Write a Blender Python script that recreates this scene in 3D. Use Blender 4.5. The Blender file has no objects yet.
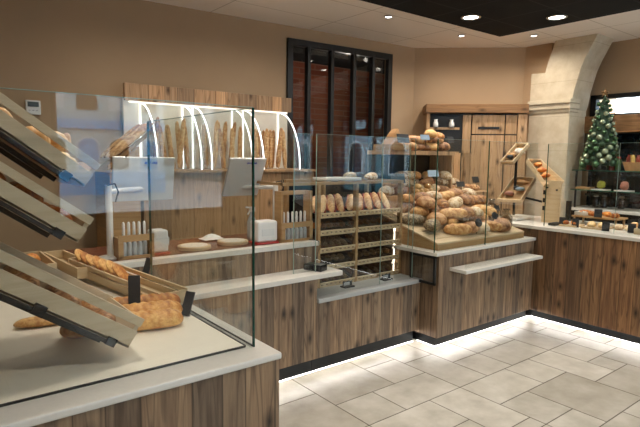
import bpy, bmesh, math, random
from mathutils import Vector, Matrix, Euler, noise
random.seed(7)
scene = bpy.context.scene
COL = scene.collection

# ---------------------------------------------------------------- camera
cd = bpy.data.cameras.new('camera'); cam = bpy.data.objects.new('camera', cd); COL.objects.link(cam)
cd.sensor_width = 36.0; cd.lens = 521.06 / 640 * 36.0; cd.clip_start = 0.02; cd.clip_end = 300
PITCH, ROLL, YAW = 0.107795, 0.0117016, -0.663405
cp, sp = math.cos(PITCH), math.sin(PITCH); cr, sr = math.cos(ROLL), math.sin(ROLL); cy_, sy_ = math.cos(YAW), math.sin(YAW)
base = Matrix(((1, 0, 0), (0, sp, -cp), (0, cp, sp)))
cam.matrix_world = Matrix.Translation((0, 0, 1.55)) @ (Matrix(((cy_, -sy_, 0), (sy_, cy_, 0), (0, 0, 1))) @ base @ Matrix(((cr, -sr, 0), (sr, cr, 0), (0, 0, 1)))).to_4x4()
scene.camera = cam
# ---------------------------------------------------------------- view
scene.view_settings.view_transform = 'Standard'; scene.view_settings.look = 'None'
scene.view_settings.gamma = 1; scene.view_settings.use_curve_mapping = False
scene.view_settings.exposure = 0.12
scene.cycles.max_bounces = 10; scene.cycles.transparent_max_bounces = 32; scene.cycles.glossy_bounces = 5
scene.cycles.diffuse_bounces = 5; scene.cycles.sample_clamp_indirect = 4.0; scene.cycles.caustics_reflective = False; scene.cycles.caustics_refractive = False
# ---------------------------------------------------------------- sky (overcast daylight outside the windows)
w = bpy.data.worlds.new('sky'); scene.world = w; w.use_nodes = True
bg = w.node_tree.nodes['Background']; bg.inputs[0].default_value = (0.88, 0.94, 1.0, 1); bg.inputs[1].default_value = 15.0

def light(name, kind, loc, power, color=(1, 1, 1), size=0.1, size_y=None, rot=(0, 0, 0), spot=None, blend=0.6):
    l = bpy.data.lights.new(name, kind); l.energy = power; l.color = color
    if kind == 'AREA':
        l.size = size
        if size_y: l.shape = 'RECTANGLE'; l.size_y = size_y
    elif kind in ('POINT', 'SPOT'): l.shadow_soft_size = size
    if kind == 'SPOT': l.spot_size = spot; l.spot_blend = blend
    o = bpy.data.objects.new(name, l); o.location = loc; o.rotation_euler = rot; COL.objects.link(o); return o
def portal(name, loc, sx, sy, rot):
    o = light(name, 'AREA', loc, 1, size=sx, size_y=sy, rot=rot); o.data.cycles.is_portal = True
portal('daylight_portal', (2.02, -2.75, 1.75), 1.9, 1.75, (math.radians(90), 0, 0))
portal('daylight_portal', (5.0, -2.75, 1.6), 3.0, 2.0, (math.radians(90), 0, 0))
portal('daylight_portal', (7.05, -1.45, 1.6), 1.5, 1.9, (0, math.radians(90), 0))
portal('daylight_portal', (7.05, 1.9, 2.24), 0.28, 2.6, (0, math.radians(90), 0))
WARM = (1.0, 0.905, 0.79)
SPOT_W, BIG_W, LED_W = 44, 58, 9
SMALL = [(3.95, 3.95), (5.2, 3.98), (5.83, 3.43), (2.7, 3.95), (1.45, 3.95), (5.9, 2.2), (5.9, 0.9)]
BIG = [(4.556, 3.382), (5.207, 2.826), (3.2, 2.4), (1.6, 2.9), (4.6, 1.2), (2.0, 0.5), (0.45, 0.3), (3.4, -0.9), (0.6, 1.75)]  # last and third from last are unseen, added to brighten the near counter

# ---------------------------------------------------------------- materials
def lin(c):
    return tuple((x / 12.92 if x <= 0.04045 else ((x + 0.055) / 1.055) ** 2.4) for x in c)
def hexc(h): return lin(tuple(int(h[i:i + 2], 16) / 255 for i in (0, 2, 4)))
class NT:
    def __init__(s, name):
        s.m = bpy.data.materials.new(name); s.m.use_nodes = True; s.t = s.m.node_tree; s.t.nodes.clear()
        s.out = s.n('ShaderNodeOutputMaterial')
    def n(s, typ, **kw):
        x = s.t.nodes.new(typ)
        for k, v in kw.items(): setattr(x, k, v)
        return x
    def l(s, a, b): s.t.links.new(a, b)
    def val(s, sock, v):
        if hasattr(v, 'is_output') or isinstance(v, bpy.types.NodeSocket): s.l(v, sock)
        else: sock.default_value = v
    def math(s, op, a, b=0.0):
        x = s.n('ShaderNodeMath', operation=op); s.val(x.inputs[0], a); s.val(x.inputs[1], b); return x.outputs[0]
    def mix(s, f, a, b, mode='MIX'):
        x = s.n('ShaderNodeMixRGB', blend_type=mode); s.val(x.inputs[0], f)
        for i, v in ((1, a), (2, b)): s.val(x.inputs[i], v if isinstance(v, bpy.types.NodeSocket) else (*v, 1) if len(v) == 3 else v)
        return x.outputs[0]
    def ramp(s, f, stops):
        x = s.n('ShaderNodeValToRGB'); s.l(f, x.inputs[0]); e = x.color_ramp.elements
        while len(e) < len(stops): e.new(0.5)
        for el, (p, c) in zip(e, stops): el.position = p; el.color = (*c, 1) if len(c) == 3 else c
        return x.outputs[0]
    def noise(s, vec, scale, detail=4, rough=0.55):
        x = s.n('ShaderNodeTexNoise'); s.l(vec, x.inputs['Vector']); x.inputs['Scale'].default_value = scale
        x.inputs['Detail'].default_value = detail; x.inputs['Roughness'].default_value = rough; return x.outputs[0]
    def coord(s, scale=(1, 1, 1), kind='Object', loc=(0, 0, 0)):
        tc = s.n('ShaderNodeTexCoord'); mp = s.n('ShaderNodeMapping'); s.l(tc.outputs[kind], mp.inputs[0])
        mp.inputs['Scale'].default_value = scale; mp.inputs['Location'].default_value = loc; return mp.outputs[0]
    def bsdf(s, color, rough=0.5, spec=0.5, metal=0.0, bump=None, bstr=0.2, bdist=0.01, **kw):
        b = s.n('ShaderNodeBsdfPrincipled'); s.val(b.inputs['Base Color'], color if isinstance(color, bpy.types.NodeSocket) else (*color, 1))
        s.val(b.inputs['Roughness'], rough); b.inputs['Specular IOR Level'].default_value = spec; b.inputs['Metallic'].default_value = metal
        for k, v in kw.items(): b.inputs[k.replace('_', ' ')].default_value = v
        if bump is not None:
            bp = s.n('ShaderNodeBump'); bp.inputs['Strength'].default_value = bstr; bp.inputs['Distance'].default_value = bdist
            s.l(bump, bp.inputs['Height']); s.l(bp.outputs[0], b.inputs['Normal'])
        s.l(b.outputs[0], s.out.inputs[0]); return b
def plain(name, c, rough=0.5, spec=0.5, metal=0.0, var=0.06, scale=20, **kw):
    t = NT(name); v = t.coord(); nz = t.noise(v, scale)
    lo = tuple(x * (1 - var) for x in c); hi = tuple(min(1, x * (1 + var)) for x in c)
    t.bsdf(t.ramp(nz, [(0.3, lo), (0.7, hi)]), rough, spec, metal, **kw); return t.m
def emit(name, c, strength):
    t = NT(name); e = t.n('ShaderNodeEmission'); e.inputs[0].default_value = (*c, 1); e.inputs[1].default_value = strength
    t.l(e.outputs[0], t.out.inputs[0]); return t.m
def planks(name, cols, axis='h', width=0.125, rough=0.55, seam=0.75, knots=True, offset=0.0):
    """boards: axis 'h' boards stand vertically along x+y; 'z' boards lie horizontally."""
    t = NT(name); v = t.coord(); sx = t.n('ShaderNodeSeparateXYZ'); t.l(v, sx.inputs[0])
    x, y, z = sx.outputs
    if axis == 'h': u = t.math('ADD', x, t.math('MULTIPLY', y, 1.0)); run = z
    else: u = z; run = t.math('ADD', x, y)
    u = t.math('ADD', u, 10.0 + offset)
    q = t.math('DIVIDE', u, width)
    # slightly uneven board widths
    q = t.math('ADD', q, t.math('MULTIPLY', t.math('SINE', t.math('MULTIPLY', q, 1.7)), 0.22))
    ident = t.math('FLOOR', q); fr = t.math('FRACT', q)
    wn = t.n('ShaderNodeTexWhiteNoise', noise_dimensions='1D'); t.l(ident, wn.inputs['W'])
    cb = t.n('ShaderNodeCombineXYZ'); t.val(cb.inputs[0], t.math('MULTIPLY', u, 34.0)); t.val(cb.inputs[1], t.math('MULTIPLY', ident, 3.7)); t.val(cb.inputs[2], t.math('MULTIPLY', run, 1.8))
    g = t.noise(cb.outputs[0], 1.0, 6, 0.65)
    cb2 = t.n('ShaderNodeCombineXYZ'); t.val(cb2.inputs[0], t.math('MULTIPLY', u, 9.0)); t.val(cb2.inputs[1], ident); t.val(cb2.inputs[2], t.math('MULTIPLY', run, 0.9))
    g2 = t.noise(cb2.outputs[0], 1.0, 3, 0.6)
    c = t.ramp(t.math('ADD', t.math('MULTIPLY', g, 0.75), t.math('MULTIPLY', g2, 0.25)), [(0.18, cols[0]), (0.42, cols[1]), (0.58, cols[2]), (0.82, cols[3])])
    tint = t.ramp(wn.outputs[0], [(0.0, (0.56, 0.57, 0.60)), (0.5, (0.9, 0.88, 0.86)), (1.0, (1.22, 1.10, 0.98))])
    c = t.mix(1.0, c, tint, 'MULTIPLY')
    if knots:
        cbr = t.n('ShaderNodeCombineXYZ'); t.val(cbr.inputs[0], t.math('MULTIPLY', u, 9.0)); t.val(cbr.inputs[1], t.math('MULTIPLY', ident, 5.3)); t.val(cbr.inputs[2], t.math('MULTIPLY', run, 0.8))
        rn = t.noise(cbr.outputs[0], 1.0, 2, 0.5); rf = t.math('FRACT', t.math('MULTIPLY', rn, 11.0))
        line = t.math('SUBTRACT', 1.0, t.math('MINIMUM', t.math('MULTIPLY', t.math('ABSOLUTE', t.math('SUBTRACT', rf, 0.5)), 6.0), 1.0))
        c = t.mix(t.math('MULTIPLY', t.math('MULTIPLY', line, g2), 0.85), c, tuple(a * 0.55 for a in cols[0]))
        cbk = t.n('ShaderNodeCombineXYZ'); t.val(cbk.inputs[0], t.math('MULTIPLY', u, 6.5)); t.val(cbk.inputs[1], t.math('MULTIPLY', run, 3.2))
        vo = t.n('ShaderNodeTexVoronoi', voronoi_dimensions='2D'); t.l(cbk.outputs[0], vo.inputs['Vector']); vo.inputs['Scale'].default_value = 1.0
        wk = t.n('ShaderNodeTexWhiteNoise', noise_dimensions='3D'); t.l(vo.outputs['Position'], wk.inputs['Vector'])
        rad = t.math('MULTIPLY', t.math('GREATER_THAN', wk.outputs[0], 0.45), 0.20)
        k = t.math('DIVIDE', vo.outputs['Distance'], t.math('ADD', rad, 0.001))
        kd = t.math('MULTIPLY', t.math('SUBTRACT', 1.0, t.math('MINIMUM', k, 1.0)), 1.0)
        c = t.mix(kd, c, tuple(a * 0.30 for a in cols[0]))
    if seam > 0:
        edge = t.math('MINIMUM', fr, t.math('SUBTRACT', 1.0, fr))
        e = t.math('SUBTRACT', 1.0, t.math('MINIMUM', t.math('MULTIPLY', edge, 26.0), 1.0))
        c = t.mix(t.math('MULTIPLY', e, seam), c, tuple(a * 0.22 for a in cols[0]))
    t.bsdf(c, rough, 0.35, bump=g, bstr=0.25, bdist=0.004); return t.m

M = {}
M['front'] = planks('aged_pine_cladding', [hexc('3E3127'), hexc('6E5A48'), hexc('967F66'), hexc('B5A186')], 'h', 0.11)
M['front_r'] = planks('aged_pine_cladding_warm_lit', [hexc('402C1C'), hexc('70523A'), hexc('96724F'), hexc('B39068')], 'h', 0.11, offset=0.05)  # same pine as the other fronts, warmer light mixed into its colours
M['header'] = planks('rough_pine_boards', [hexc('7E6048'), hexc('B08C68'), hexc('C6A27C'), hexc('D6B692')], 'h', 0.17, offset=.06)
M['beam'] = planks('rough_oak_beam', [hexc('7A5636'), hexc('A4774C'), hexc('BC8D5C'), hexc('CCA276')], 'z', 0.6, seam=0)
M['cabinet'] = planks('oak_cabinet_boards', [hexc('85684A'), hexc('B08E68'), hexc('C2A07A'), hexc('CFB08A')], 'h', 0.3, seam=.25)
M['light_wood'] = planks('pale_birch', [hexc('BFA27A'), hexc('DCC299'), hexc('E6D0AA'), hexc('EDDBBB')], 'z', 0.9, seam=0, knots=False, rough=.5)
M['grey_wood'] = planks('pale_ash_crate', [hexc('BFA888'), hexc('DCC6A4'), hexc('E8D4B4'), hexc('F0E0C4')], 'z', 0.9, seam=0, knots=False, rough=.6)
M['tray_wood'] = planks('warm_beech', [hexc('8E6C44'), hexc('AF8A5C'), hexc('BF9B6C'), hexc('CCAA7E')], 'z', 0.9, seam=0, knots=False)
M['ledge'] = plain('white_stone_top', hexc('DAD6CD'), 0.3, var=.03, scale=60)
M['ledge_grey'] = plain('grey_stone_top', hexc('A9AAA8'), 0.35, var=.03, scale=60)
M['beige_top'] = plain('cream_laminate', hexc('E4DCCC'), 0.35, var=.02)
M['red_top'] = plain('red_brown_laminate', hexc('6E3A2A'), 0.25, var=.08)
M['plinth'] = plain('black_plinth', hexc('0B0C0D'), 0.35, spec=.25, var=.1)
M['black'] = plain('black_metal', hexc('141516'), 0.45, var=.1)
M['black_gloss'] = plain('black_plastic', hexc('17191C'), 0.25, var=.1)
M['slate'] = plain('chalk_slate', hexc('20242A'), 0.6, var=.15)
M['white'] = plain('white_plastic', hexc('E4E2DC'), 0.35, var=.02)
M['screen_white'] = plain('pearl_plastic', hexc('D9D8D4'), 0.3, var=.02)
M['steel'] = plain('brushed_steel', hexc('A9A9A6'), 0.3, metal=.9, var=.05)
M['red'] = plain('red_plastic', hexc('A4281E'), 0.4)
M['blue_mark'] = plain('blue_print', hexc('2E3FA8'), 0.5)
M['green'] = plain('green_plastic', hexc('1E7A44'), 0.45)
M['paper'] = plain('white_paper', hexc('E6E3DC'), 0.8, var=.03)
M['kraft'] = plain('kraft_paper', hexc('B48A5C'), 0.8, var=.08)
M['bluebag'] = plain('pale_blue_paper', hexc('93A9BC'), 0.7, var=.06)
M['film'] = plain('clear_bag_film', hexc('B9BCBB'), 0.25, var=.1)
M['wall'] = plain('taupe_wall_paint', hexc('B09678'), 0.85, spec=.2, var=.025, scale=3)
M['stone'] = None
def stone():
    t = NT('limestone_blocks'); v = t.coord(); n1 = t.noise(v, 7, 6, .65); n2 = t.noise(v, 45, 3, .6)
    c = t.ramp(n1, [(0.3, hexc('BBAD94')), (0.55, hexc('C8BCA4')), (0.75, hexc('D1C7B3'))])
    sx = t.n('ShaderNodeSeparateXYZ'); t.l(v, sx.inputs[0])
    fr = t.math('FRACT', t.math('ADD', t.math('DIVIDE', sx.outputs[2], 0.42), 0.05)); e = t.math('LESS_THAN', fr, 0.014)
    c = t.mix(t.math('MULTIPLY', e, .35), c, hexc('84745C'))
    t.bsdf(c, .85, .2, bump=n2, bstr=.3, bdist=.004); return t.m
M['stone'] = stone()
def ceiling_mat(name, c, line, dark):
    t = NT(name); v = t.coord(); sx = t.n('ShaderNodeSeparateXYZ'); t.l(v, sx.inputs[0])
    a = t.math('FRACT', t.math('DIVIDE', t.math('ADD', sx.outputs[0], 20.33), 0.6 if dark else 1.2)); b = t.math('FRACT', t.math('DIVIDE', t.math('ADD', sx.outputs[1], 20.1), 0.6))
    e = t.math('MAXIMUM', t.math('LESS_THAN', a, .03 if dark else 0.01), t.math('LESS_THAN', b, 0.03 if dark else .018))
    nz = t.noise(v, 90, 2)
    c2 = t.mix(t.math('MULTIPLY', nz, .12), c, line); c3 = t.mix(t.math('MULTIPLY', e, .8), c2, line)
    t.bsdf(c3, .9, .15); return t.m
M['ceil'] = ceiling_mat('white_ceiling_tiles', hexc('ECE6DE'), hexc('B4AB9F'), False)
M['ceil_dark'] = ceiling_mat('black_ceiling_tiles', hexc('1A1B1B'), hexc('303030'), True)
M['grout'] = plain('tile_grout', hexc('4E453A'), .9)
def tile_mat():
    t = NT('stone_look_floor_tile'); at = t.n('ShaderNodeAttribute'); at.attribute_name = 'shade'; v = t.coord()
    n1 = t.noise(v, 5, 5, .6); n2 = t.noise(v, 60, 3)
    c = t.ramp(n1, [(0.3, hexc('9D978A')), (0.5, hexc('B0AA9E')), (0.7, hexc('C0BAB0'))])
    tint = t.ramp(at.outputs['Fac'], [(0, (0.76, 0.74, 0.70)), (0.5, (0.94, 0.93, 0.91)), (1, (1.08, 1.07, 1.06))])
    c = t.mix(1, c, tint, 'MULTIPLY'); r = t.math('ADD', t.math('MULTIPLY', n1, .2), .25)
    t.bsdf(c, r, .5, bump=n2, bstr=.08, bdist=.002); return t.m
M['tile'] = tile_mat()
def brick():
    t = NT('red_brick_wall'); v = t.coord(); mp = t.n('ShaderNodeMapping'); t.l(v, mp.inputs[0]); mp.inputs['Rotation'].default_value = (math.radians(90), 0, 0)
    b = t.n('ShaderNodeTexBrick'); t.l(mp.outputs[0], b.inputs['Vector']); b.inputs['Color1'].default_value = (*hexc('84462F'), 1); b.inputs['Color2'].default_value = (*hexc('693626'), 1)
    b.inputs['Mortar'].default_value = (*hexc('7A5444'), 1); b.inputs['Scale'].default_value = 2.2; b.inputs['Mortar Size'].default_value = .02; b.inputs['Brick Width'].default_value = 1.4; b.inputs['Row Height'].default_value = .2
    t.bsdf(b.outputs[0], .85, .2); return t.m
M['brick'] = brick()
def glass(name, tint, ior=1.5, dens=1.0, rough=0.0):
    t = NT(name); g = t.n('ShaderNodeNewGeometry')
    i = t.math('ADD', ior, t.math('MULTIPLY', g.outputs['Backfacing'], 1 / ior - ior))
    f = t.n('ShaderNodeFresnel'); t.l(i, f.inputs[0]); tr = t.n('ShaderNodeBsdfTransparent'); tr.inputs[0].default_value = (*tint, 1)
    gl = t.n('ShaderNodeBsdfGlossy'); gl.inputs['Roughness'].default_value = rough
    mx = t.n('ShaderNodeMixShader'); t.l(f.outputs[0], mx.inputs[0]); t.l(tr.outputs[0], mx.inputs[1]); t.l(gl.outputs[0], mx.inputs[2]); t.l(mx.outputs[0], t.out.inputs[0]); return t.m
M['glass'] = glass('clear_glass', (0.975, 0.99, 0.985))
M['acrylic'] = glass('clear_acrylic', (0.97, 0.98, 0.97))
M['smoke'] = glass('tinted_display_film', (0.62, 0.62, 0.6), 1.45)
M['glass_edge'] = plain('green_glass_edge', hexc('0F4A38'), 0.15, var=.2)
M['glass_edge_pale'] = plain('pale_glass_edge', hexc('9FB5A8'), 0.15, var=.1)
M['glass_shelf'] = plain('green_glass_shelf_edge', hexc('1C5A48'), .2)
M['led'] = emit('led_edge_light', (1.0, 0.99, 0.96), 3.0)
M['led_floor'] = emit('led_plinth_light', (1.0, 0.97, 0.92), 42.0)
M['led_foot'] = emit('led_foot_light', (1.0, 0.97, 0.92), 8.0)
M['led_warm'] = emit('warm_led_strip', (1.0, 0.9, 0.76), 1.6)
M['led_cab'] = emit('cabinet_led_strip', (1.0, 0.86, 0.68), 9.0)
M['lamp'] = emit('downlight_lens', (1.0, 0.93, 0.82), 14.0)
M['lcd'] = plain('dark_lcd', hexc('3A4038'), .3)
def crust(name, deep, mid, pale, flour=0.0, seeds=False):
    t = NT(name); v = t.coord(kind='Object'); at = t.n('ShaderNodeAttribute'); at.attribute_name = 'score'
    oi = t.n('ShaderNodeObjectInfo'); n1 = t.noise(v, 22, 6, .75); n2 = t.noise(v, 90, 3)
    c = t.ramp(t.math('ADD', n1, t.math('MULTIPLY', t.math('SUBTRACT', oi.outputs['Random'], .5), .22)), [(0.36, deep), (0.5, mid), (0.66, pale)])
    c = t.mix(t.math('MULTIPLY', at.outputs['Fac'], .8), c, tuple(min(1, p * 1.12) for p in pale))
    if flour: c = t.mix(t.math('MULTIPLY', t.math('GREATER_THAN', t.noise(v, 30, 6, .8), 1 - flour), .75), c, hexc('DCCDB2'))
    if seeds:
        vo = t.n('ShaderNodeTexVoronoi'); t.l(v, vo.inputs['Vector']); vo.inputs['Scale'].default_value = 110
        c = t.mix(t.math('LESS_THAN', vo.outputs['Distance'], .32), c, hexc('C9B48C'))
    t.bsdf(c, .5, .4, bump=n2, bstr=.35, bdist=.003); return t.m
M['gold'] = crust('golden_crust', hexc('6A3A1A'), hexc('B4763A'), hexc('DFB678'))
M['bread'] = crust('brown_crust', hexc('55301A'), hexc('95623A'), hexc('C79C6C'))
M['floury'] = crust('floury_crust', hexc('70492A'), hexc('A8804F'), hexc('DCC69E'), flour=.5)
M['rye'] = crust('seeded_grey_crust', hexc('4A3A28'), hexc('7C6648'), hexc('A89470'), seeds=True, flour=.4)
M['baguette'] = crust('baguette_crust', hexc('8A5A30'), hexc('C29562'), hexc('E3C597'))
M['milk'] = crust('milk_bread_crust', hexc('8E4C1C'), hexc('C27E38'), hexc('E8B86E'))
M['croissant'] = crust('glazed_crust', hexc('7C3A10'), hexc('B9661F'), hexc('E3A04A'))
M['pale_roll'] = crust('soft_roll_crust', hexc('B9854A'), hexc('D8AF74'), hexc('EBD3A4'))
M['filling'] = plain('sandwich_filling', hexc('8C2F22'), .6, var=.4, scale=60)

# ---------------------------------------------------------------- mesh helpers
class MB:
    def __init__(s): s.v = []; s.f = []; s.mi = []; s.att = []
    def add(s, vs, fs, mi=0, att=None):
        b = len(s.v); s.v += [tuple(p) for p in vs]; s.f += [tuple(i + b for i in f) for f in fs]; s.mi += [mi] * len(fs)
        s.att += (att if att is not None else [0.0] * len(vs)); return s
    def box(s, x0, x1, y0, y1, z0, z1, mi=0, T=None, att=0.0):
        vs = [Vector((x, y, z)) for z in (z0, z1) for y in (y0, y1) for x in (x0, x1)]
        if T: vs = [T @ p for p in vs]
        return s.add(vs, [(0, 2, 3, 1), (4, 5, 7, 6), (0, 1, 5, 4), (2, 6, 7, 3), (0, 4, 6, 2), (1, 3, 7, 5)], mi, [att] * 8)
    def bar(s, a, b, w, h=None, mi=0, up=(0, 0, 1)):
        a, b = Vector(a), Vector(b); h = h or w; d = (b - a).normalized(); u = Vector(up)
        if abs(d.dot(u)) > .98: u = Vector((0, 1, 0))
        x = d.cross(u).normalized() * w / 2; y = x.cross(d).normalized() * h / 2
        vs = [a - x - y, a + x - y, a + x + y, a - x + y, b - x - y, b + x - y, b + x + y, b - x + y]
        return s.add(vs, [(0, 3, 2, 1), (4, 5, 6, 7), (0, 1, 5, 4), (1, 2, 6, 5), (2, 3, 7, 6), (3, 0, 4, 7)], mi)
    def tube(s, pts, r, n=10, mi=0):
        pts = [Vector(p) for p in pts]; rr = r if isinstance(r, (list, tuple)) else [r] * len(pts); rings = []
        for i, p in enumerate(pts):
            d = (pts[min(i + 1, len(pts) - 1)] - pts[max(i - 1, 0)]).normalized(); u = Vector((0, 0, 1)) if abs(d.z) < .9 else Vector((1, 0, 0))
            x = d.cross(u).normalized(); y = x.cross(d); rings.append([p + (x * math.cos(2 * math.pi * k / n) + y * math.sin(2 * math.pi * k / n)) * rr[i] for k in range(n)])
        vs = [q for ring in rings for q in ring]; fs = [(i * n + k, i * n + (k + 1) % n, (i + 1) * n + (k + 1) % n, (i + 1) * n + k) for i in range(len(pts) - 1) for k in range(n)]
        fs += [tuple(range(n))[::-1], tuple((len(pts) - 1) * n + k for k in range(n))]; return s.add(vs, fs, mi)
    def lathe(s, prof, c=(0, 0, 0), n=20, mi=0):
        vs = [(c[0] + r * math.cos(2 * math.pi * k / n), c[1] + r * math.sin(2 * math.pi * k / n), c[2] + z) for r, z in prof for k in range(n)]
        fs = [(i * n + k, i * n + (k + 1) % n, (i + 1) * n + (k + 1) % n, (i + 1) * n + k) for i in range(len(prof) - 1) for k in range(n)]
        fs += [tuple(range(n))[::-1], tuple((len(prof) - 1) * n + k for k in range(n))]; return s.add(vs, fs, mi)
    def prism(s, poly, a, b, axis='x', mi=0):
        n = len(poly); P = {'x': lambda p, t: (t, p[0], p[1]), 'y': lambda p, t: (p[0], t, p[1]), 'z': lambda p, t: (p[0], p[1], t)}[axis]
        vs = [P(p, a) for p in poly] + [P(p, b) for p in poly]
        fs = [tuple(range(n)), tuple(range(2 * n - 1, n - 1, -1))] + [(i, i + n, (i + 1) % n + n, (i + 1) % n) for i in range(n)]
        return s.add(vs, fs, mi)
    def build(s, name, mats, parent=None, bevel=0.0, smooth=False, attr=None, local=True, seg=2):
        me = bpy.data.meshes.new(name); off = Vector((0, 0, 0))
        if parent is not None and local: off = world_loc(parent)
        me.from_pydata([tuple(Vector(p) - off) for p in s.v], [], s.f)
        for m_ in (mats if isinstance(mats, (list, tuple)) else [mats]): me.materials.append(m_ if not isinstance(m_, str) else M[m_])
        me.polygons.foreach_set('material_index', s.mi)
        if attr:
            a = me.attributes.new(attr, 'FLOAT', 'POINT'); a.data.foreach_set('value', s.att)
        bm = bmesh.new(); bm.from_mesh(me); bmesh.ops.recalc_face_normals(bm, faces=bm.faces)
        if bevel > 0:
            bmesh.ops.bevel(bm, geom=[e for e in bm.edges if len(e.link_faces) == 2 and e.calc_face_angle(0) > .6], offset=bevel, segments=seg, affect='EDGES', profile=.6, clamp_overlap=True)
        bm.to_mesh(me); bm.free()
        if smooth: me.polygons.foreach_set('use_smooth', [True] * len(me.polygons))
        o = bpy.data.objects.new(name, me); COL.objects.link(o)
        if parent is not None: o.parent = parent
        return o
WL = {}
def world_loc(o):
    p = Vector((0, 0, 0))
    while o is not None: p = p + o.location; o = o.parent
    return p
def tag(o, label, cat, group=None):
    o['label'] = label; o['category'] = cat
    if group: o['group'] = group
    return o
def thing(name, label, cat, loc=(0, 0, 0), group=None):
    o = bpy.data.objects.new(name, None); COL.objects.link(o); o.location = loc; o.empty_display_size = .1
    return tag(o, label, cat, group)
def struct(o): o['kind'] = 'structure'; return o
def kids(o): return [c for c in bpy.data.objects if c.parent == o]
def copy_tree(o, parent=None, cache={}):
    c = o.copy(); COL.objects.link(c); c.parent = parent
    if 'tree' not in cache: cache['tree'] = {}
    if o.name not in cache['tree']: cache['tree'][o.name] = [x for x in bpy.data.objects if x.parent == o and x is not c]
    for ch in cache['tree'][o.name]: copy_tree(ch, c)
    return c
ORD = ['first', 'second', 'third', 'fourth', 'fifth', 'sixth', 'seventh', 'eighth', 'ninth', 'tenth', 'eleventh', 'twelfth', 'thirteenth', 'fourteenth', 'fifteenth']
class Proto:
    """first use moves the original, later uses are copies"""
    def __init__(s, o): s.o = o; s.used = False
    def put(s, loc, rot=(0, 0, 0), label=None, group=None, cat=None, scale=1.0, keep=False):
        if not s.used: o = s.o; s.used = True; fresh = True
        else: o = copy_tree(s.o)
        o.location = loc; o.rotation_euler = rot; o.scale = (scale,) * 3 if not isinstance(scale, tuple) else scale
        if label: o['label'] = label
        if group: o['group'] = group
        elif 'group' in o: del o['group']
        if cat: o['category'] = cat
        return o

# ================================================================= ROOM SHELL
# floor: grout bed and individually laid tiles of four sizes in one surface
UX, UY, Y0 = 0.106, 0.1025, 2.088
fixed = [(27, 0, 30, 5), (30, 0, 33, 3), (27, -3, 32, 0), (32, -3, 35, 0), (35, -5, 38, 0), (30, -8, 35, -3), (27, -6, 30, -3), (19, 3, 24, 8), (24, 3, 27, 6), (19, 0, 22, 3), (22, 0, 27, 3), (38, -3, 41, 0), (24, -5, 27, 0), (33, 0, 38, 3), (30, 3, 33, 8), (38, 0, 41, 5), (35, -8, 40, -5), (19, -3, 24, 0), (14, 0, 19, 5)]
occ = set(); tiles = []
I0, I1, J0, J1 = -22, 66, -46, 32
def place(a, b, c, d):
    tiles.append((a, b, c, d)); occ.update((i, j) for i in range(a, c) for j in range(b, d))
for t_ in fixed: place(*t_)
rng = random.Random(3)
for j in range(J0, J1):
    for i in range(I0, I1):
        if (i, j) in occ: continue
        opts = [(5, 3), (3, 5), (5, 5), (3, 3)]; rng.shuffle(opts); opts += [(3, 2), (2, 3), (2, 2), (5, 1), (1, 5), (3, 1), (1, 3), (2, 1), (1, 2), (1, 1)]
        for dx, dy in opts:
            if i + dx <= I1 and j + dy <= J1 and all((i + p, j + q) not in occ for p in range(dx) for q in range(dy)): place(i, j, i + dx, j + dy); break
fb = MB(); G = 0.0036
fb.box(I0 * UX, I1 * UX, Y0 + J0 * UY, Y0 + J1 * UY, -.06, -.0015, 0)
for a, b, c, d in tiles: fb.box(a * UX + G, c * UX - G, Y0 + b * UY + G, Y0 + d * UY - G, -.03, 0, 1, att=rng.random())
struct(fb.build('floor', ['grout', 'tile'], attr='shade'))
# back wall (very slightly skewed), split around the glazed partition
P0, P1 = Vector((-2.3, 5.31, 0)), Vector((5.338, 4.83, 0))
def wall_seg(mb, A, B, z0, z1, th=.12, side=1):
    d = (B - A).normalized(); nrm = Vector((-d.y, d.x, 0)) * th * side
    mb.add([(A.x, A.y, z0), (B.x, B.y, z0), (B.x + nrm.x, B.y + nrm.y, z0), (A.x + nrm.x, A.y + nrm.y, z0), (A.x, A.y, z1), (B.x, B.y, z1), (B.x + nrm.x, B.y + nrm.y, z1), (A.x + nrm.x, A.y + nrm.y, z1)],
           [(0, 3, 2, 1), (4, 5, 6, 7), (0, 1, 5, 4), (1, 2, 6, 5), (2, 3, 7, 6), (3, 0, 4, 7)])
def on_back(x): t = (x - P0.x) / (P1.x - P0.x); return P0.lerp(P1, t)
GX0, GX1, GZ0, GZ1 = 3.375, 4.925, 0.04, 2.865
mb = MB(); wall_seg(mb, P0, on_back(GX0), 0, 3.0); wall_seg(mb, on_back(GX1), P1, 0, 3.0); wall_seg(mb, on_back(GX0), on_back(GX1), GZ1, 3.0)
struct(mb.build('wall_back', 'wall'))
D0, D1 = Vector((5.338, 4.83, 0)), Vector((6.38, 3.86, 0))
mb = MB(); wall_seg(mb, D0, D1, 0, 3.0); struct(mb.build('wall_back_diagonal', 'wall'))
mb = MB(); mb.box(6.38, 7.02, 3.5, 3.98, 0, 3.0); struct(mb.build('wall_right_return', 'wall'))
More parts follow.
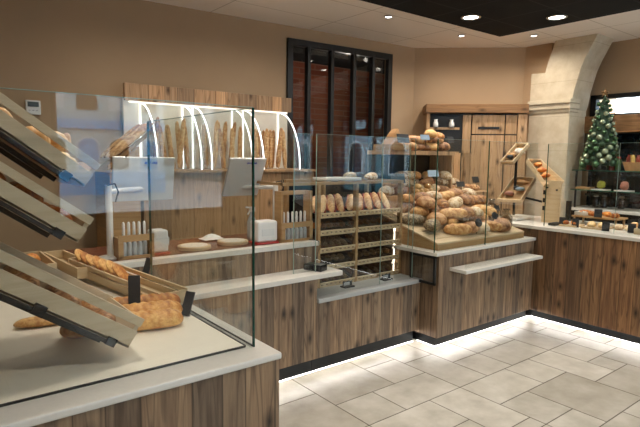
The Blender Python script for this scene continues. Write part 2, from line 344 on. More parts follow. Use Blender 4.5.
# right wall with a high window and a big street window
mb = MB()
for y0, y1, z0, z1 in ((-2.7, 3.5, 0, .85), (-2.7, 3.5, 2.37, 3.0), (-.5, 3.5, .85, 2.1), (3.22, 3.5, 2.1, 2.37), (-.5, .75, 2.1, 2.37), (-2.7, -2.4, .85, 2.37)):
    mb.box(6.9, 7.02, y0, y1, z0, z1)
struct(mb.build('wall_right', 'wall'))
mb = MB(); mb.box(-2.42, -2.3, -2.7, 5.43, 0, 3.0); struct(mb.build('wall_left', 'wall'))
mb = MB()
for x0, x1, z0, z1 in ((-2.42, 7.02, 2.62, 3.0), (-2.42, 1.08, 0, 2.62), (1.08, 3.0, 0, .88), (3.0, 3.5, 0, 2.62), (6.5, 7.02, 0, 2.62)): mb.box(x0, x1, -2.72, -2.6, z0, z1)
struct(mb.build('wall_front', 'wall'))
def window(name, frames, paneb, parent=None):
    f = struct(frames.build(name, 'black')); g = paneb.build('window_pane', 'glass', f, local=False); return f
fr = MB(); pn = MB()
for z in (.88, 2.56): fr.box(1.08, 3.0, -2.70, -2.64, z, z + .06)
for x in (1.08, 2.94): fr.box(x, x + .06, -2.70, -2.64, .88, 2.62)
pn.box(1.1, 2.98, -2.675, -2.668, .9, 2.6); window('window_1', fr, pn)
fr = MB(); pn = MB()
for z in (0.0, 2.56): fr.box(3.5, 6.5, -2.70, -2.64, z, z + .06)
for x in (3.5, 4.9, 6.44): fr.box(x, x + .06, -2.70, -2.64, 0, 2.62)
pn.box(3.52, 6.48, -2.675, -2.668, .03, 2.6); window('window_2', fr, pn)
fr = MB(); pn = MB()
for z in (.85, 2.31): fr.box(6.93, 6.98, -2.4, -.5, z, z + .06)
for y in (-2.4, -1.5, -.56): fr.box(6.93, 6.98, y, y + .06, .85, 2.37)
pn.box(6.95, 6.957, -2.38, -.52, .87, 2.35); window('window_3', fr, pn)
fr = MB(); pn = MB(); fr.box(6.88, 6.98, .75, 3.22, 2.315, 2.37); fr.box(6.88, 6.98, .75, 3.22, 2.10, 2.13)
for y in (.75, 1.9, 3.15): fr.box(6.88, 6.98, y, y + .07, 2.1, 2.37)
pn.box(6.94, 6.947, .8, 3.2, 2.11, 2.36); window('window_4', fr, pn)
# ceiling: pale tiles, with the black field above the customers
mb = MB(); mb.box(-2.42, 7.02, -2.72, 5.5, 3.0, 3.1); struct(mb.build('ceiling', 'ceil'))
mb = MB(); mb.box(-2.3, 5.55, -2.6, 3.70, 2.985, 3.0); struct(mb.build('ceiling_dark_field', 'ceil_dark'))
# back room behind the glazing
mb = MB(); mb.box(2.9, 8.2, 7.1, 7.2, 0, 3.1); struct(mb.build('wall_back_room_brick', 'brick'))
mb = MB(); mb.box(2.8, 2.9, 5.15, 7.2, 0, 3.1); mb.box(8.2, 8.3, 3.6, 7.2, 0, 3.1); mb.box(7.02, 8.3, 3.5, 3.6, 0, 3.1); struct(mb.build('wall_back_room_side', 'wall'))
mb = MB(); mb.box(2.8, 8.3, 3.5, 7.2, 3.1, 3.2); struct(mb.build('ceiling_back_room', 'ceil_dark'))
mb = MB(); mb.box(2.8, 8.3, Y0 + J1 * UY, 7.2, -.06, 0); mb.box(I1 * UX, 8.3, 3.5, Y0 + J1 * UY, -.06, 0); struct(mb.build('floor_back_room', 'grout'))
light('back_room_lamp', 'POINT', (5.2, 6.0, 2.6), 16, WARM, .1)
# stone pillar and springing arch
arch = [(3.715, 0), (3.715, 2.635), (3.53, 2.625), (3.50, 2.75), (3.455, 2.88), (3.42, 3.0), (2.915, 3.0), (2.98, 2.87), (3.04, 2.75), (3.085, 2.64), (3.12, 2.50), (3.15, 2.38), (3.17, 2.24), (3.19, 2.16), (3.19, 0)]
mb = MB(); mb.prism(arch, 6.3, 6.72, 'x'); ar = struct(mb.build('pillar_stone_arch', 'stone', bevel=.004))
mb = MB()
for z0, z1, o in ((2.13, 2.17, .015), (2.17, 2.235, .035), (2.235, 2.285, .055)): mb.box(6.3 - o, 6.5, 3.19 - o * .6, 3.715, z0, z1)
mb.build('capital', 'stone', ar, bevel=.008, local=False)
# glazed steel partition in the back wall
gp = thing('glazed_partition', 'tall black steel framed interior glazing in the back wall', 'glass partition', (on_back(GX0).x, on_back(GX0).y, 0))
dB = (P1 - P0).normalized(); nB = Vector((-dB.y, dB.x, 0))
mb = MB(); A, B = on_back(GX0), on_back(GX1)
for z in (GZ0 + .03, .95, GZ1 - .035): mb.bar(A + Vector((0, 0, z)) + nB * .0, B + Vector((0, 0, z)), .06, .07)
for x in (GX0 + .03, GX1 - .035): p = on_back(x); mb.bar(p + Vector((0, 0, GZ0)), p + Vector((0, 0, GZ1)), .07, .06, up=(0, 1, 0))
mb.build('frame', 'black', gp)
for x in (3.655, 3.985, 4.315, 4.615):
    p = on_back(x); m2 = MB(); m2.bar(p + Vector((0, 0, GZ0)), p + Vector((0, 0, GZ1)), .045, .06, up=(0, 1, 0)); m2.build('mullion', 'black', gp)
mb = MB(); wall_seg(mb, A + nB * .02, B + nB * .02, GZ0, GZ1, .006); mb.build('pane', 'glass', gp)

# ================================================================= STREET OUTSIDE (seen only mirrored in the glass)
mb = MB(); mb.box(-30, 45, -60, -2.72, -.2, -.05); mb.box(7.02, 45, -2.72, 30, -.2, -.05); t = plain('grey_paving', hexc('7B7E82'), .7, var=.15, scale=6)
struct(mb.build('street_paving', t))
def townhouse(label, x0, x1, y, wall, paint, pos, turn=0, pitch=1.2):
    fac = thing('townhouse', label, 'building', pos); W_ = x1 - x0
    dark = plain('dark_window', hexc('0E161C'), .6, spec=.1); pale = plain('white_surround', hexc('F4F5F6'), .7)
    def add(name, mb, mat): o = mb.build(name, mat, fac, local=False); return o
    add('facade', MB().box(x0, x1, -6, 0, -.1, 8), wall); add('shopfront', MB().box(x0, x1 + .02, 0, .08, -.1, .85).box(x0, x1 + .02, 0, .12, 2.55, 2.9), paint)
    n = int(W_ / pitch)
    for k in range(n):
        xa = x0 + .15 + k * W_ / n; ww = W_ / n - .45
        def arc(i_, zz, hw): return [(xa + ww / 2 + hw * math.cos(a_), zz + hw * .9 * math.sin(a_)) for a_ in [i_ * 0 + q * math.pi / 8 for q in range(1, 8)]]
        m3 = MB(); m3.prism([(xa - .1, .85), (xa + ww + .1, .85), (xa + ww + .1, 1.85)] + arc(1, 1.85, ww / 2 + .1) + [(xa - .1, 1.85)], 0, .03, 'y'); add('window_surround', m3, pale)
        m3 = MB(); m3.prism([(xa, .95), (xa + ww, .95), (xa + ww, 1.85)] + arc(1, 1.85, ww / 2) + [(xa, 1.85)], .03, .05, 'y'); add('shop_window', m3, dark if k % 2 == 0 else paint)
        for z in (3.3, 5.7): add('upper_window', MB().box(xa, xa + ww, 0, .04, z, z + 1.6), dark if k % 2 else pale)
    fac.rotation_euler = (0, 0, turn); return fac
townhouse('pale stone townhouse with blue arched shopfront across the street', -14, 7.6, 0, plain('blue_grey_render', hexc('A2B6BE'), .8, var=.05), plain('blue_paint', hexc('2F7BAE'), .5), (1.0, -19, 0))
townhouse('grey-blue house with arched windows at the far side of the side street', -34, 7, 0, plain('slate_render', hexc('6E8490'), .8, var=.05), plain('teal_paint', hexc('2C5A66'), .5), (15, -4, 0), math.radians(90))
leafm = plain('dark_leaves', hexc('33462F'), .8, var=.4, scale=3)
for i, (x, y, r, lab) in enumerate(((11.5, -30, 2.2, 'broad dark tree at the end of the street, beside the townhouse'), (15.0, -33, 2.6, 'tall dark tree standing between two others down the street'), (18.6, -31, 2.0, 'smaller dark tree at the open side of the street'))):
    tr = thing('street_tree', lab, 'tree', (x, y, 0)); m2 = MB(); m2.tube([(x, y, -.1), (x + .1, y, 2.2)], [.18, .12], 8); m2.build('trunk', plain('bark', hexc('4A3C30'), .9), tr)
    m2 = MB()
    for k in range(26):
        a = random.random() * 6.28; h = random.random(); rr = r * (1 - h) * .7 * random.random(); q = .55 * r * (1 - .6 * h) * (.6 + .4 * random.random())
        m2.lathe([(q * math.sin(math.pi * j / 6) + .001, -q * math.cos(math.pi * j / 6)) for j in range(7)], (x + rr * math.cos(a), y + rr * math.sin(a), 2 + h * r * 1.4), 9)
    m2.build('crown', leafm, tr)

# ================================================================= DOWNLIGHTS
def downlight(r, z):
    o = thing('downlight', 'x', 'ceiling light'); m2 = MB(); m2.lathe([(r * .78, .0), (r, -.003), (r, -.010), (r * .82, -.014), (r * .76, -.004)], n=24); m2.build('trim_ring', 'steel', o)
    m2 = MB(); m2.lathe([(r * .76, -.002), (r * .76, -.006), (.001, -.0065)], n=24); m2.build('lens', 'lamp', o); return Proto(o)
ds = downlight(.045, 3); db = downlight(.10, 3)
nm_s = ['small white downlight in the pale ceiling nearest the glazed partition', 'small white downlight in the pale ceiling at the corner of the black field', 'small white downlight in the pale ceiling in front of the stone arch',
        'small white downlight above the baguette rack', 'small white downlight above the nearer till screen', 'small white downlight above the pastry counter by the tree', 'small white downlight above the near end of the pastry counter']
nm_b = ['large round downlight in the black ceiling, the nearer to the pale corner', 'large round downlight in the black ceiling towards the stone arch', 'large black ceiling downlight over the open floor', 'large black ceiling downlight over the payment ledge', 'large black ceiling downlight beside the pastry counter',
        'large black ceiling downlight over the shop entrance floor', 'added unseen large black ceiling downlight behind the near display counter', 'large black ceiling downlight close to the street windows', 'added unseen large black ceiling downlight straight over the near display counter']
for (x, y), nm in zip(SMALL, nm_s):
    ds.put((x, y, 2.999), label=nm); light('downlight_beam', 'SPOT', (x, y, 2.97), SPOT_W, WARM, .04, spot=math.radians(165), blend=1.0)
for (x, y), nm in zip(BIG, nm_b):
    db.put((x, y, 2.984), label=nm); light('downlight_beam', 'SPOT', (x, y, 2.95), BIG_W, WARM, .08, spot=math.radians(150), blend=.9)

# ================================================================= COUNTERS
# --- left display counter
c = thing('display_counter', 'near display counter clad in aged pine boards with a white stone top edge', 'counter', (-.2, 2.2, 0))
MB().box(-1.3, .934, 1.408, 3.02, .10, .877).build('cladding', 'front', c)
MB().box(-1.3, .88, 1.46, 2.99, 0, .10).build('plinth', 'plinth', c)
MB().box(-1.3, .94, 1.40, 3.02, .877, .90).build('worktop', 'ledge', c, bevel=.006)
MB().box(-1.3, .862, 1.518, 3.0, .90, .905).build('display_deck', 'beige_top', c)
mb = MB(); mb.box(-1.3, .864, 1.510, 1.517, .90, .906); mb.box(.864, .869, 1.517, 2.50, .90, .906); mb.box(.888, .893, 1.50, 2.50, .90, .904); mb.build('glass_channel', 'plinth', c)
def pane(name, label, x0, x1, y0, y1, z0, z1, edges=('x0', 'x1'), group=None, edge='glass_edge'):
    o = thing(name, label, 'glass screen', ((x0 + x1) / 2, (y0 + y1) / 2, z0), group)
    MB().box(x0, x1, y0, y1, z0, z1).build('sheet', 'glass', o)
    e = .0045 if edge == 'glass_edge' else .0016; m3 = MB(); along_x = (x1 - x0) > (y1 - y0)
    if 'x0' in edges: m3.box(x0 - e, x0, y0, y1, z0, z1) if along_x else m3.box(x0, x1, y0 - e, y0, z0, z1)
    if 'x1' in edges: m3.box(x1, x1 + e, y0, y1, z0, z1) if along_x else m3.box(x0, x1, y1, y1 + e, z0, z1)
    if m3.v: m3.build('cut_edge', edge, o)
    m3 = MB(); m3.box(x0, x1, y0, y1, z1, z1 + .0015); m3.build('top_edge', 'glass_edge_pale', o); return o
pane('glass_screen', 'wide glass screen along the front of the near display counter', -1.3, .889, 1.498, 1.508, .90, 1.708, edges=('x1',))
pane('glass_screen', 'glass side screen of the near display counter, facing the open floor', .876, .886, 1.512, 2.44, .90, 1.705, edges=('x1',))
# --- till counter
c = thing('till_counter', 'till counter with pine cladding, red-brown top and a low white payment ledge', 'counter', (1.6, 3.2, 0))
MB().box(.942, 2.20, 2.84, 3.03, .116, .70).build('ledge_cladding', 'front', c)
MB().box(.6, 2.36, 3.04, 3.62, .53, .895).build('upper_cladding', 'front', c)
MB().box(.942, 2.20, 2.895, 3.58, 0, .116).build('plinth', 'plinth', c)
MB().box(.92, 2.42, 2.82, 3.04, .70, .735).build('payment_ledge', 'ledge', c, bevel=.004)
MB().box(.55, 2.365, 3.025, 3.10, .895, .93).build('top_edge', 'ledge', c, bevel=.004)
MB().box(.55, 2.365, 3.10, 3.64, .895, .931).build('top', 'red_top', c)
# --- low chilled section
c = thing('low_counter', 'low pine clad counter section with a grey ledge below the tray cabinet', 'counter', (2.8, 3.1, 0))
MB().box(2.202, 3.288, 2.84, 3.6, .116, .525).build('cladding', 'front', c)
MB().box(2.205, 3.28, 2.895, 3.6, 0, .116).build('plinth', 'plinth', c)
MB().box(2.202, 3.29, 2.815, 3.62, .525, .555).build('ledge', 'ledge_grey', c, bevel=.004)
# --- bread counter (stands forward)
c = thing('bread_counter', 'pine clad bread counter standing forward of the tray cabinet, with a small shelf', 'counter', (4.0, 3.0, 0))
MB().box(3.292, 4.705, 2.65, 3.55, .09, .775).build('cladding', 'front', c)
MB().box(3.33, 4.71, 2.70, 3.5, 0, .09).build('plinth', 'plinth', c)
MB().box(3.235, 4.705, 2.63, 3.56, .775, .803).build('worktop', 'ledge', c, bevel=.004)
MB().box(3.425, 4.58, 2.485, 2.655, .635, .662).build('basket_shelf', 'ledge', c, bevel=.003)
MB().box(3.45, 4.52, 2.515, 2.521, .662, .725).build('shelf_glass', 'glass', c)
# --- pastry counter along the right
c = thing('pastry_counter', 'long pine clad pastry counter running under the stone arch', 'counter', (5.1, 1.2, 0))
MB().box(4.715, 5.55, -1.2, 3.35, .085, .885).build('cladding', 'front_r', c)
MB().box(4.775, 5.5, -1.15, 3.3, 0, .085).build('plinth', 'plinth', c)
MB().box(4.69, 5.57, -1.22, 3.36, .885, .915).build('worktop', 'ledge', c, bevel=.004)
# LED strips tucked under the plinths
def strip(x0, x1, y0, y1, z, label):
    o = MB().box(x0, x1, y0, y1, z, z + .006).build('led_strip', 'led_floor'); tag(o, label, 'light strip', None)
for q in ((.95, 3.28, 2.888, 2.894), (3.322, 3.328, 2.70, 2.885), (3.322, 4.77, 2.692, 2.698), (4.768, 4.774, -1.15, 2.69)):
    tag(MB().box(*q, .0005, .004).build('floor_strip', 'led_foot'), 'thin light line on the floor, ' + {.95: 'along the low counter plinth', 4.768: 'along the pastry counter plinth'}.get(q[0], 'along the bread counter plinth' if q[1] > 4 else 'at the bread counter return'), 'light strip')
strip(.95, 3.28, 2.878, 2.888, .108, 'white led strip under the front of the till and low counters'); strip(3.316, 3.326, 2.70, 2.83, .083, 'short white led strip on the return of the bread counter')
strip(3.315, 4.74, 2.682, 2.692, .083, 'white led strip under the front of the bread counter'); strip(4.752, 4.764, -1.15, 2.63, .078, 'long white led strip under the front of the pastry counter')
# --- mid glass
pane('glass_screen', 'narrow glass screen on the payment ledge by the till', 2.06, 2.215, 2.925, 2.933, .735, 1.708, edges=('x0',), edge='glass_edge_pale')
pane('glass_screen', 'glass screen before the left half of the tray cabinet', 2.222, 2.86, 2.885, 2.893, .555, 1.708, edges=('x0',), edge='glass_edge_pale')
pane('glass_screen', 'glass screen before the right half of the tray cabinet', 2.866, 3.236, 2.885, 2.893, .555, 1.708, edges=('x0', 'x1'), edge='glass_edge_pale')
pane('glass_screen', 'glass side screen at the corner of the bread counter', 3.243, 3.251, 2.675, 2.95, .803, 1.703, edges=('x1',), edge='glass_edge_pale')
pane('glass_screen', 'glass screen before the scored loaves of the bread counter', 3.243, 3.918, 2.66, 2.668, .803, 1.703, edges=('x0',))
pane('glass_screen', 'glass screen before the bagged loaves at the pastry end of the bread counter', 3.923, 4.70, 2.66, 2.668, .803, 1.703, edges=('x0',))
pane('glass_screen', 'glass screen of the pastry counter nearest the wooden crate stand', 4.795, 4.803, 1.975, 2.61, .915, 1.70, edges=('x1',))
pane('glass_screen', 'glass screen of the pastry counter farther from the wooden crate stand', 4.795, 4.803, -1.0, 1.97, .915, 1.70, edges=('x1',), edge='glass_edge_pale')
o = thing('framed_glass_panel', 'small black framed glass panel closing the side below the bread counter top', 'glass panel', (3.25, 2.78, .53))
mb = MB()
for z in (.545, .762): mb.box(3.244, 3.262, 2.652, 2.918, z - .010, z + .010)
for y in (2.652, 2.90): mb.box(3.244, 3.262, y, y + .020, .535, .772)
mb.build('frame', 'black', o); MB().box(3.25, 3.255, 2.66, 2.91, .55, .76).build('pane', 'glass', o)

# ================================================================= BREAD PROTOTYPES
def bread_mesh(L, W, H, mat, cuts=4, slant=.9, seed=0, blunt=2.6, n=22, m=14, name='bread', curve=0.0, cutdepth=.10, mode='cut', wob=.06):
    mb = MB(); vs = []; at = []
    for i in range(n + 1):
        t_ = -1 + 2 * i / n; tt = math.copysign(abs(t_) ** .9, t_) if t_ else 0; r = max(0.02, (1 - abs(tt) ** blunt)) ** (1 / 2.0)
        for k in range(m):
            a = 2 * math.pi * k / m; yy = math.cos(a); zz = math.sin(a)
            top = max(0, zz); sc = 0.0; bump = 0.0
            if cuts and top > .15 and abs(tt) < .86:
                ph = (tt * .5 + .5) * cuts + yy * slant * .5; q = abs((ph % 1) - .5) * 2
                if mode == 'cut': sc = max(0, 1 - abs(q - .25) * 5) * top; bump = (-(1 - min(1, q * 4)) * .5 + sc * .5) * cutdepth
                else: sc = (1 - q) * .5 * top; bump = (abs(math.sin(ph * math.pi)) - .5) * cutdepth * 2 * top
            nz = noise.noise(Vector((tt * 2.5 + seed * 7.3, yy * 1.3, zz * 1.3 + seed))) * wob
            rr = r * (1 + nz + bump)
            x = tt * L / 2; y = yy * W / 2 * rr + curve * (tt * tt - .4); z = zz * rr * H * (.62 if zz > 0 else .38)
            vs.append((x, y, z + H * .38)); at.append(sc)
    fs = [(i * m + k, (i + 1) * m + k, (i + 1) * m + (k + 1) % m, i * m + (k + 1) % m) for i in range(n) for k in range(m)]
    fs += [tuple(range(m)), tuple(n * m + k for k in range(m))[::-1]]
    mb.add(vs, fs, 0, at); o = mb.build(name, mat, attr='score', smooth=True); return o
def croissant_mesh(mat, name='croissant', s=1.0):
    mb = MB(); n = 26; m = 10; vs = []; at = []
    for i in range(n + 1):
        t_ = -1 + 2 * i / n; a0 = t_ * 1.5; R = .055 * s; cx = R * math.sin(a0) * 1.25; cyy = R * (1 - math.cos(a0)); r = .030 * s * (1 - abs(t_) ** 1.8 * .8) * (1 + .16 * abs(math.sin(t_ * 9)))
        dx, dy = math.cos(a0), math.sin(a0)
        for k in range(m):
            a = 2 * math.pi * k / m; vs.append((cx - dy * math.cos(a) * r, cyy + dx * math.cos(a) * r, math.sin(a) * r * .85 + .025 * s)); at.append(max(0, 1 - abs(math.sin(t_ * 9)) * 1.5))
    fs = [(i * m + k, (i + 1) * m + k, (i + 1) * m + (k + 1) % m, i * m + (k + 1) % m) for i in range(n) for k in range(m)] + [tuple(range(m)), tuple(n * m + k for k in range(m))[::-1]]
    mb.add(vs, fs, 0, at); return mb.build(name, mat, attr='score', smooth=True)
def P_(o, cat='bread'): o['category'] = cat; o['label'] = 'x'; return Proto(o)
bat1 = P_(bread_mesh(.27, .13, .10, 'gold', 4, .9, 1, name='bloomer_loaf'))
bat2 = P_(bread_mesh(.25, .12, .095, 'bread', 3, 1.2, 2, name='batard_loaf'))
bat3 = P_(bread_mesh(.26, .14, .10, 'floury', 2, .3, 3, name='floury_loaf'))
boule = P_(bread_mesh(.20, .19, .115, 'bread', 3, .2, 4, name='round_loaf'))
boule2 = P_(bread_mesh(.19, .18, .11, 'floury', 3, .1, 5, name='round_loaf'))
rye = P_(bread_mesh(.26, .13, .10, 'rye', 5, .6, 6, name='seeded_loaf'))
vien = P_(bread_mesh(.34, .075, .055, 'milk', 13, 1.0, 7, blunt=9, n=60, name='milk_baguette', mode='ridge', cutdepth=.07, wob=.02))
bag = P_(bread_mesh(.56, .062, .055, 'baguette', 5, 1.6, 8, blunt=5, n=36, name='baguette'))
slice_ = P_(bread_mesh(.13, .075, .022, 'milk', 0, 0, 9, blunt=3, name='puff_pastry_slice'), 'pastry')
roll = P_(bread_mesh(.09, .07, .05, 'pale_roll', 1, .2, 10, name='bread_roll'))
roll2 = P_(bread_mesh(.085, .08, .055, 'croissant', 0, 0, 11, name='brioche_bun'), 'pastry')
crois = P_(croissant_mesh('croissant'), 'pastry')
brioche = P_(bread_mesh(.24, .10, .05, 'gold', 2, .4, 12, name='flat_loaf'))
sandw = thing('sandwich', 'x', 'sandwich'); _a = bread_mesh(.20, .07, .045, 'baguette', 2, .5, 13, name='bun'); _a.parent = sandw
MB().box(-.085, .085, -.038, .038, .012, .020).build('filling', 'filling', sandw, bevel=.003); sandw = Proto(sandw)
def put(p, loc, rot=(0, 0, 0), label=None, group=None, scale=1.0): return p.put(loc, tuple(math.radians(a) for a in rot), label, group, None, scale)

# ================================================================= CRATE TOWER ON THE NEAR COUNTER
TILT = math.radians(36.5)
def crate_T(corner, tilt=TILT): # corner = lower right front corner, x axis runs uphill to the left
    return Matrix.Translation(corner) @ Matrix.Rotation(tilt, 4, 'Y')
def crate(label, corner, H, tilt, wood='grey_wood', L=.50, D=.34):
    o = thing('wooden_crate', label, 'crate', corner); T = crate_T(corner, tilt)
    mb = MB(); mb.box(-L, 0, 0, D, 0, .007, T=T); mb.build('bottom_board', wood, o)
    for y in (0, D - .011):
        m3 = MB(); m3.box(-L, .0, y, y + .011, 0, H * .56, T=T); m3.box(-L, .0, y, y + .011, H * .72, H, T=T); m3.build('side_slats', wood, o, bevel=.0012)
    for x in (-L, -.014): m3 = MB(); m3.box(x, x + .014, .011, D - .011, 0, H * .95, T=T); m3.build('end_board', wood, o, bevel=.0012)
    m3 = MB(); m3.box(-L + .03, -.06, -.004, .02, -.013, -.001, T=T); m3.box(-.075, -.045, -.008, .03, -.015, .010, T=T); m3.box(-L * .62, -L * .62 + .035, -.010, .03, -.018, .014, T=T); m3.build('rail_clip', 'black', o)
    return o, T
crates = [('pale ash crate of rolls on the top tier of the black stand', (.392, 1.62, 1.455), 0, .082, 37.5), ('pale ash crate of glazed buns on the middle tier of the black stand', (.368, 1.62, 1.292), 1, .085, 36), ('pale ash crate of small loaves on the bottom tier of the black stand', (.498, 1.60, .952), 2, .098, 34.5)]
for lab, cor, k, H, tl in crates:
    o, T = crate(lab, cor, H, math.radians(tl)); nm_ = ['top', 'middle', 'bottom'][k]
    px_ = (roll, roll2, bat2)[k]
    for i in range(3 if k == 2 else 4):
        for j in range(3 if k != 2 else 2):
            if k == 2: loc = T @ Vector((-.075 - i * .13, .10 + j * .15, .012)); sc = .60; rz = 80 + (i * 17 + j * 31) % 23
            else: loc = T @ Vector((-.07 - i * .10, .065 + j * .095, .010 + .012 * (i % 2))); sc = 1.0; rz = (i * 37 + j * 61) % 90
            side = ['customer side', 'middle line', 'far side'][j if k != 2 else (0, 2)[j]]
            ob = px_.put(loc, (0, 0, 0), '%s in the %s crate, %s from its low end, %s' % (('pale roll', 'glazed bun', 'small brown loaf')[k], nm_, ORD[i], side), 'breads in the %s crate of the black stand' % nm_, None, sc)
            ob.rotation_euler = (Matrix.Rotation(math.radians(tl), 3, 'Y') @ Matrix.Rotation(math.radians(rz), 3, 'Z')).to_euler()
T = crate_T((.392, 1.62, 1.455), math.radians(37.5))
ob = bat2.put(T @ Vector((-.05, .24, .10)), (0, math.radians(-82), 0), 'pale brown loaf standing upright against the low end of the top crate', None, None, .42)
ob = roll.put(T @ Vector((-.10, .16, .06)), (0, math.radians(20), 1), 'round pale roll peeping over the rail beside the upright loaf', None, None, 1.1)
st = thing('crate_stand', 'black metal stand carrying the three tilted crates', 'stand', (.1, 1.9, .906))
mb = MB(); mb.box(-.12, .10, 1.68, 2.0, .906, .914); mb.build('base_plate', 'black', st)
for y in (1.70, 1.90): m3 = MB(); m3.bar((.03, y, .91), (.03, y, 1.72), .022, .022); m3.build('post', 'black', st)
for lab, cor, k, H, tl in crates:
    T = crate_T(cor, math.radians(tl)); m3 = MB()
    for y in (.08, .28): m3.bar(T @ Vector((-.46, y, -.022)), T @ Vector((-.06, y, -.022)), .018, .014)
    m3.bar(T @ Vector((-.42, .08, -.03)), (.03, 1.70, (T @ Vector((-.42, .08, -.03))).z), .016, .016); m3.build('arm', 'black', st)
# crates lying on the counter behind
def small_crate(label, x0, x1, y0, y1, z0, h, wood='light_wood', rz=0, tx=0):
    cx_, cy2 = (x0 + x1) / 2, (y0 + y1) / 2; o = thing('wooden_tray', label, 'tray', (cx_, cy2, z0)); mb = MB(); e = .010; hx, hy = (x1 - x0) / 2, (y1 - y0) / 2
    mb.box(-hx, hx, -hy, hy, 0, .007); mb.build('bottom', wood, o, local=False)
    for a in ((-hx, hx, -hy, -hy + e), (-hx, hx, hy - e, hy), (-hx, -hx + e, -hy + e, hy - e), (hx - e, hx, -hy + e, hy - e)):
        MB().box(*a, 0, h).build('side', wood, o, local=False, bevel=.0015)
    o.rotation_euler = (math.radians(tx), 0, math.radians(rz)); return o
small_crate('pale wooden tray of croissants behind the black stand', .20, .55, 2.86, 3.28, .937, .065)
small_crate('empty pale wooden tray between the croissants and the pastry slices', .585, .70, 2.72, 3.30, .937, .055, rz=5)
small_crate('pale wooden tray with cream lining below the croissants', .42, .60, 2.45, 2.72, .906, .04, rz=4)
MB()
for i in range(3): put(crois, (.30 + i * .075, 3.05 - i * .02, .955), (0, 10 * i, 60 + 25 * i), 'croissant in the tray behind the crate stand, ' + ['at its end by the wall', 'between two others', 'at its end by the open floor'][i], 'croissants in the small tray', 1.5)
blk = MB().box(.20, .55, 2.85, 3.0, .906, .936).build('tray_riser', 'tray_wood'); tag(blk, 'low wooden riser under the croissant tray', 'riser')
# long tray with seven slices
o = thing('wooden_tray', 'long slatted wooden tray holding a row of golden pastry slices', 'tray', (.72, 2.40, .906))
mb = MB(); Tt = Matrix.Translation((.765, 2.54, .925)) @ Matrix.Rotation(math.radians(-79), 4, 'Z') @ Matrix.Rotation(math.radians(2), 4, 'Y')
mb.box(-.45, .45, -.07, .07, 0, .008, T=Tt); mb.build('bottom', 'light_wood', o)
for y in (-.07, .06): m3 = MB(); m3.box(-.45, .45, y, y + .010, 0, .038, T=Tt); m3.box(-.40, .45, y, y + .010, .046, .066, T=Tt); m3.build('side_slats', 'light_wood', o, bevel=.001)
for x in (-.45, .44): m3 = MB(); m3.box(x, x + .010, -.06, .06, 0, .06, T=Tt); m3.build('end_board', 'light_wood', o)
m3 = MB(); m3.box(-.3, -.26, -.05, .05, -.010, 0, T=Tt); m3.box(.26, .3, -.05, .05, -.008, 0, T=Tt); m3.build('foot', 'black', o)
for i in range(7):
    p = Tt @ Vector((-.38 + i * .068, 0, .062)); ob = slice_.put(p, (math.radians(0), math.radians(0), 0), 'golden pastry slice in the long tray, %s from the wall end' % ORD[i], 'pastry slices in the long tray')
    ob.rotation_euler = (Matrix.Rotation(math.radians(-38), 3, 'Z') @ Matrix.Rotation(math.radians(-122 - (i * 13) % 9), 3, 'Y')).to_euler(); ob.scale = (1.0, 1.3, .95)
# milk baguettes on the deck (one pair stacked)
for i, (x, y, z, rz, lab) in enumerate(((.665, 2.12, .905, -12, 'plaited milk baguette at the back of the row, by the long tray'), (.625, 2.01, .905, -13, 'plaited milk baguette lying between the two others on the deck'), (.58, 1.90, .905, -14, 'plaited milk baguette in front, closest to the crate corner'))):
    put(vien, (x, y, z), (0, 0, rz), lab, None, (1.25, 1.22, 1.25))
put(brioche, (.35, 2.15, .905), (0, 0, -10), 'flat golden loaf on the deck under the lowest crate', None, .75)
def price_tag(label, loc, rz, h=.075, wd=.045, lean=14, group=None):
    o = thing('price_tag', label, 'price tag', loc, group); m3 = MB(); m3.box(-wd / 2, wd / 2, -.002, .002, .004, h); m3.build('card', 'slate', o, local=False, bevel=.001)
    m3 = MB(); m3.box(-wd / 2, wd / 2, -.012, .012, 0, .005); m3.build('foot', 'black', o, local=False); o.rotation_euler = (math.radians(-lean), 0, math.radians(rz)); return o
price_tag('tall blue-black price tag standing among the milk baguettes', (.672, 2.06, .955), -20, .115, .046)
price_tag('leaning black price tag at the ends of the milk baguettes', (.835, 1.95, .905), -62, .10, .045, 25)
price_tag('leaning black price tag behind the pastry slices', (.90, 2.62, .90), -60, .13, .04, 25)
o = tag(MB().lathe([(.052, 0), (.06, .006), (.058, .018), (.04, .026), (.002, .028)], (1.19, 2.93, .735), 24).build('card_dish', 'black_gloss', smooth=True), 'dark oval dish at the near end of the payment ledge', 'dish')

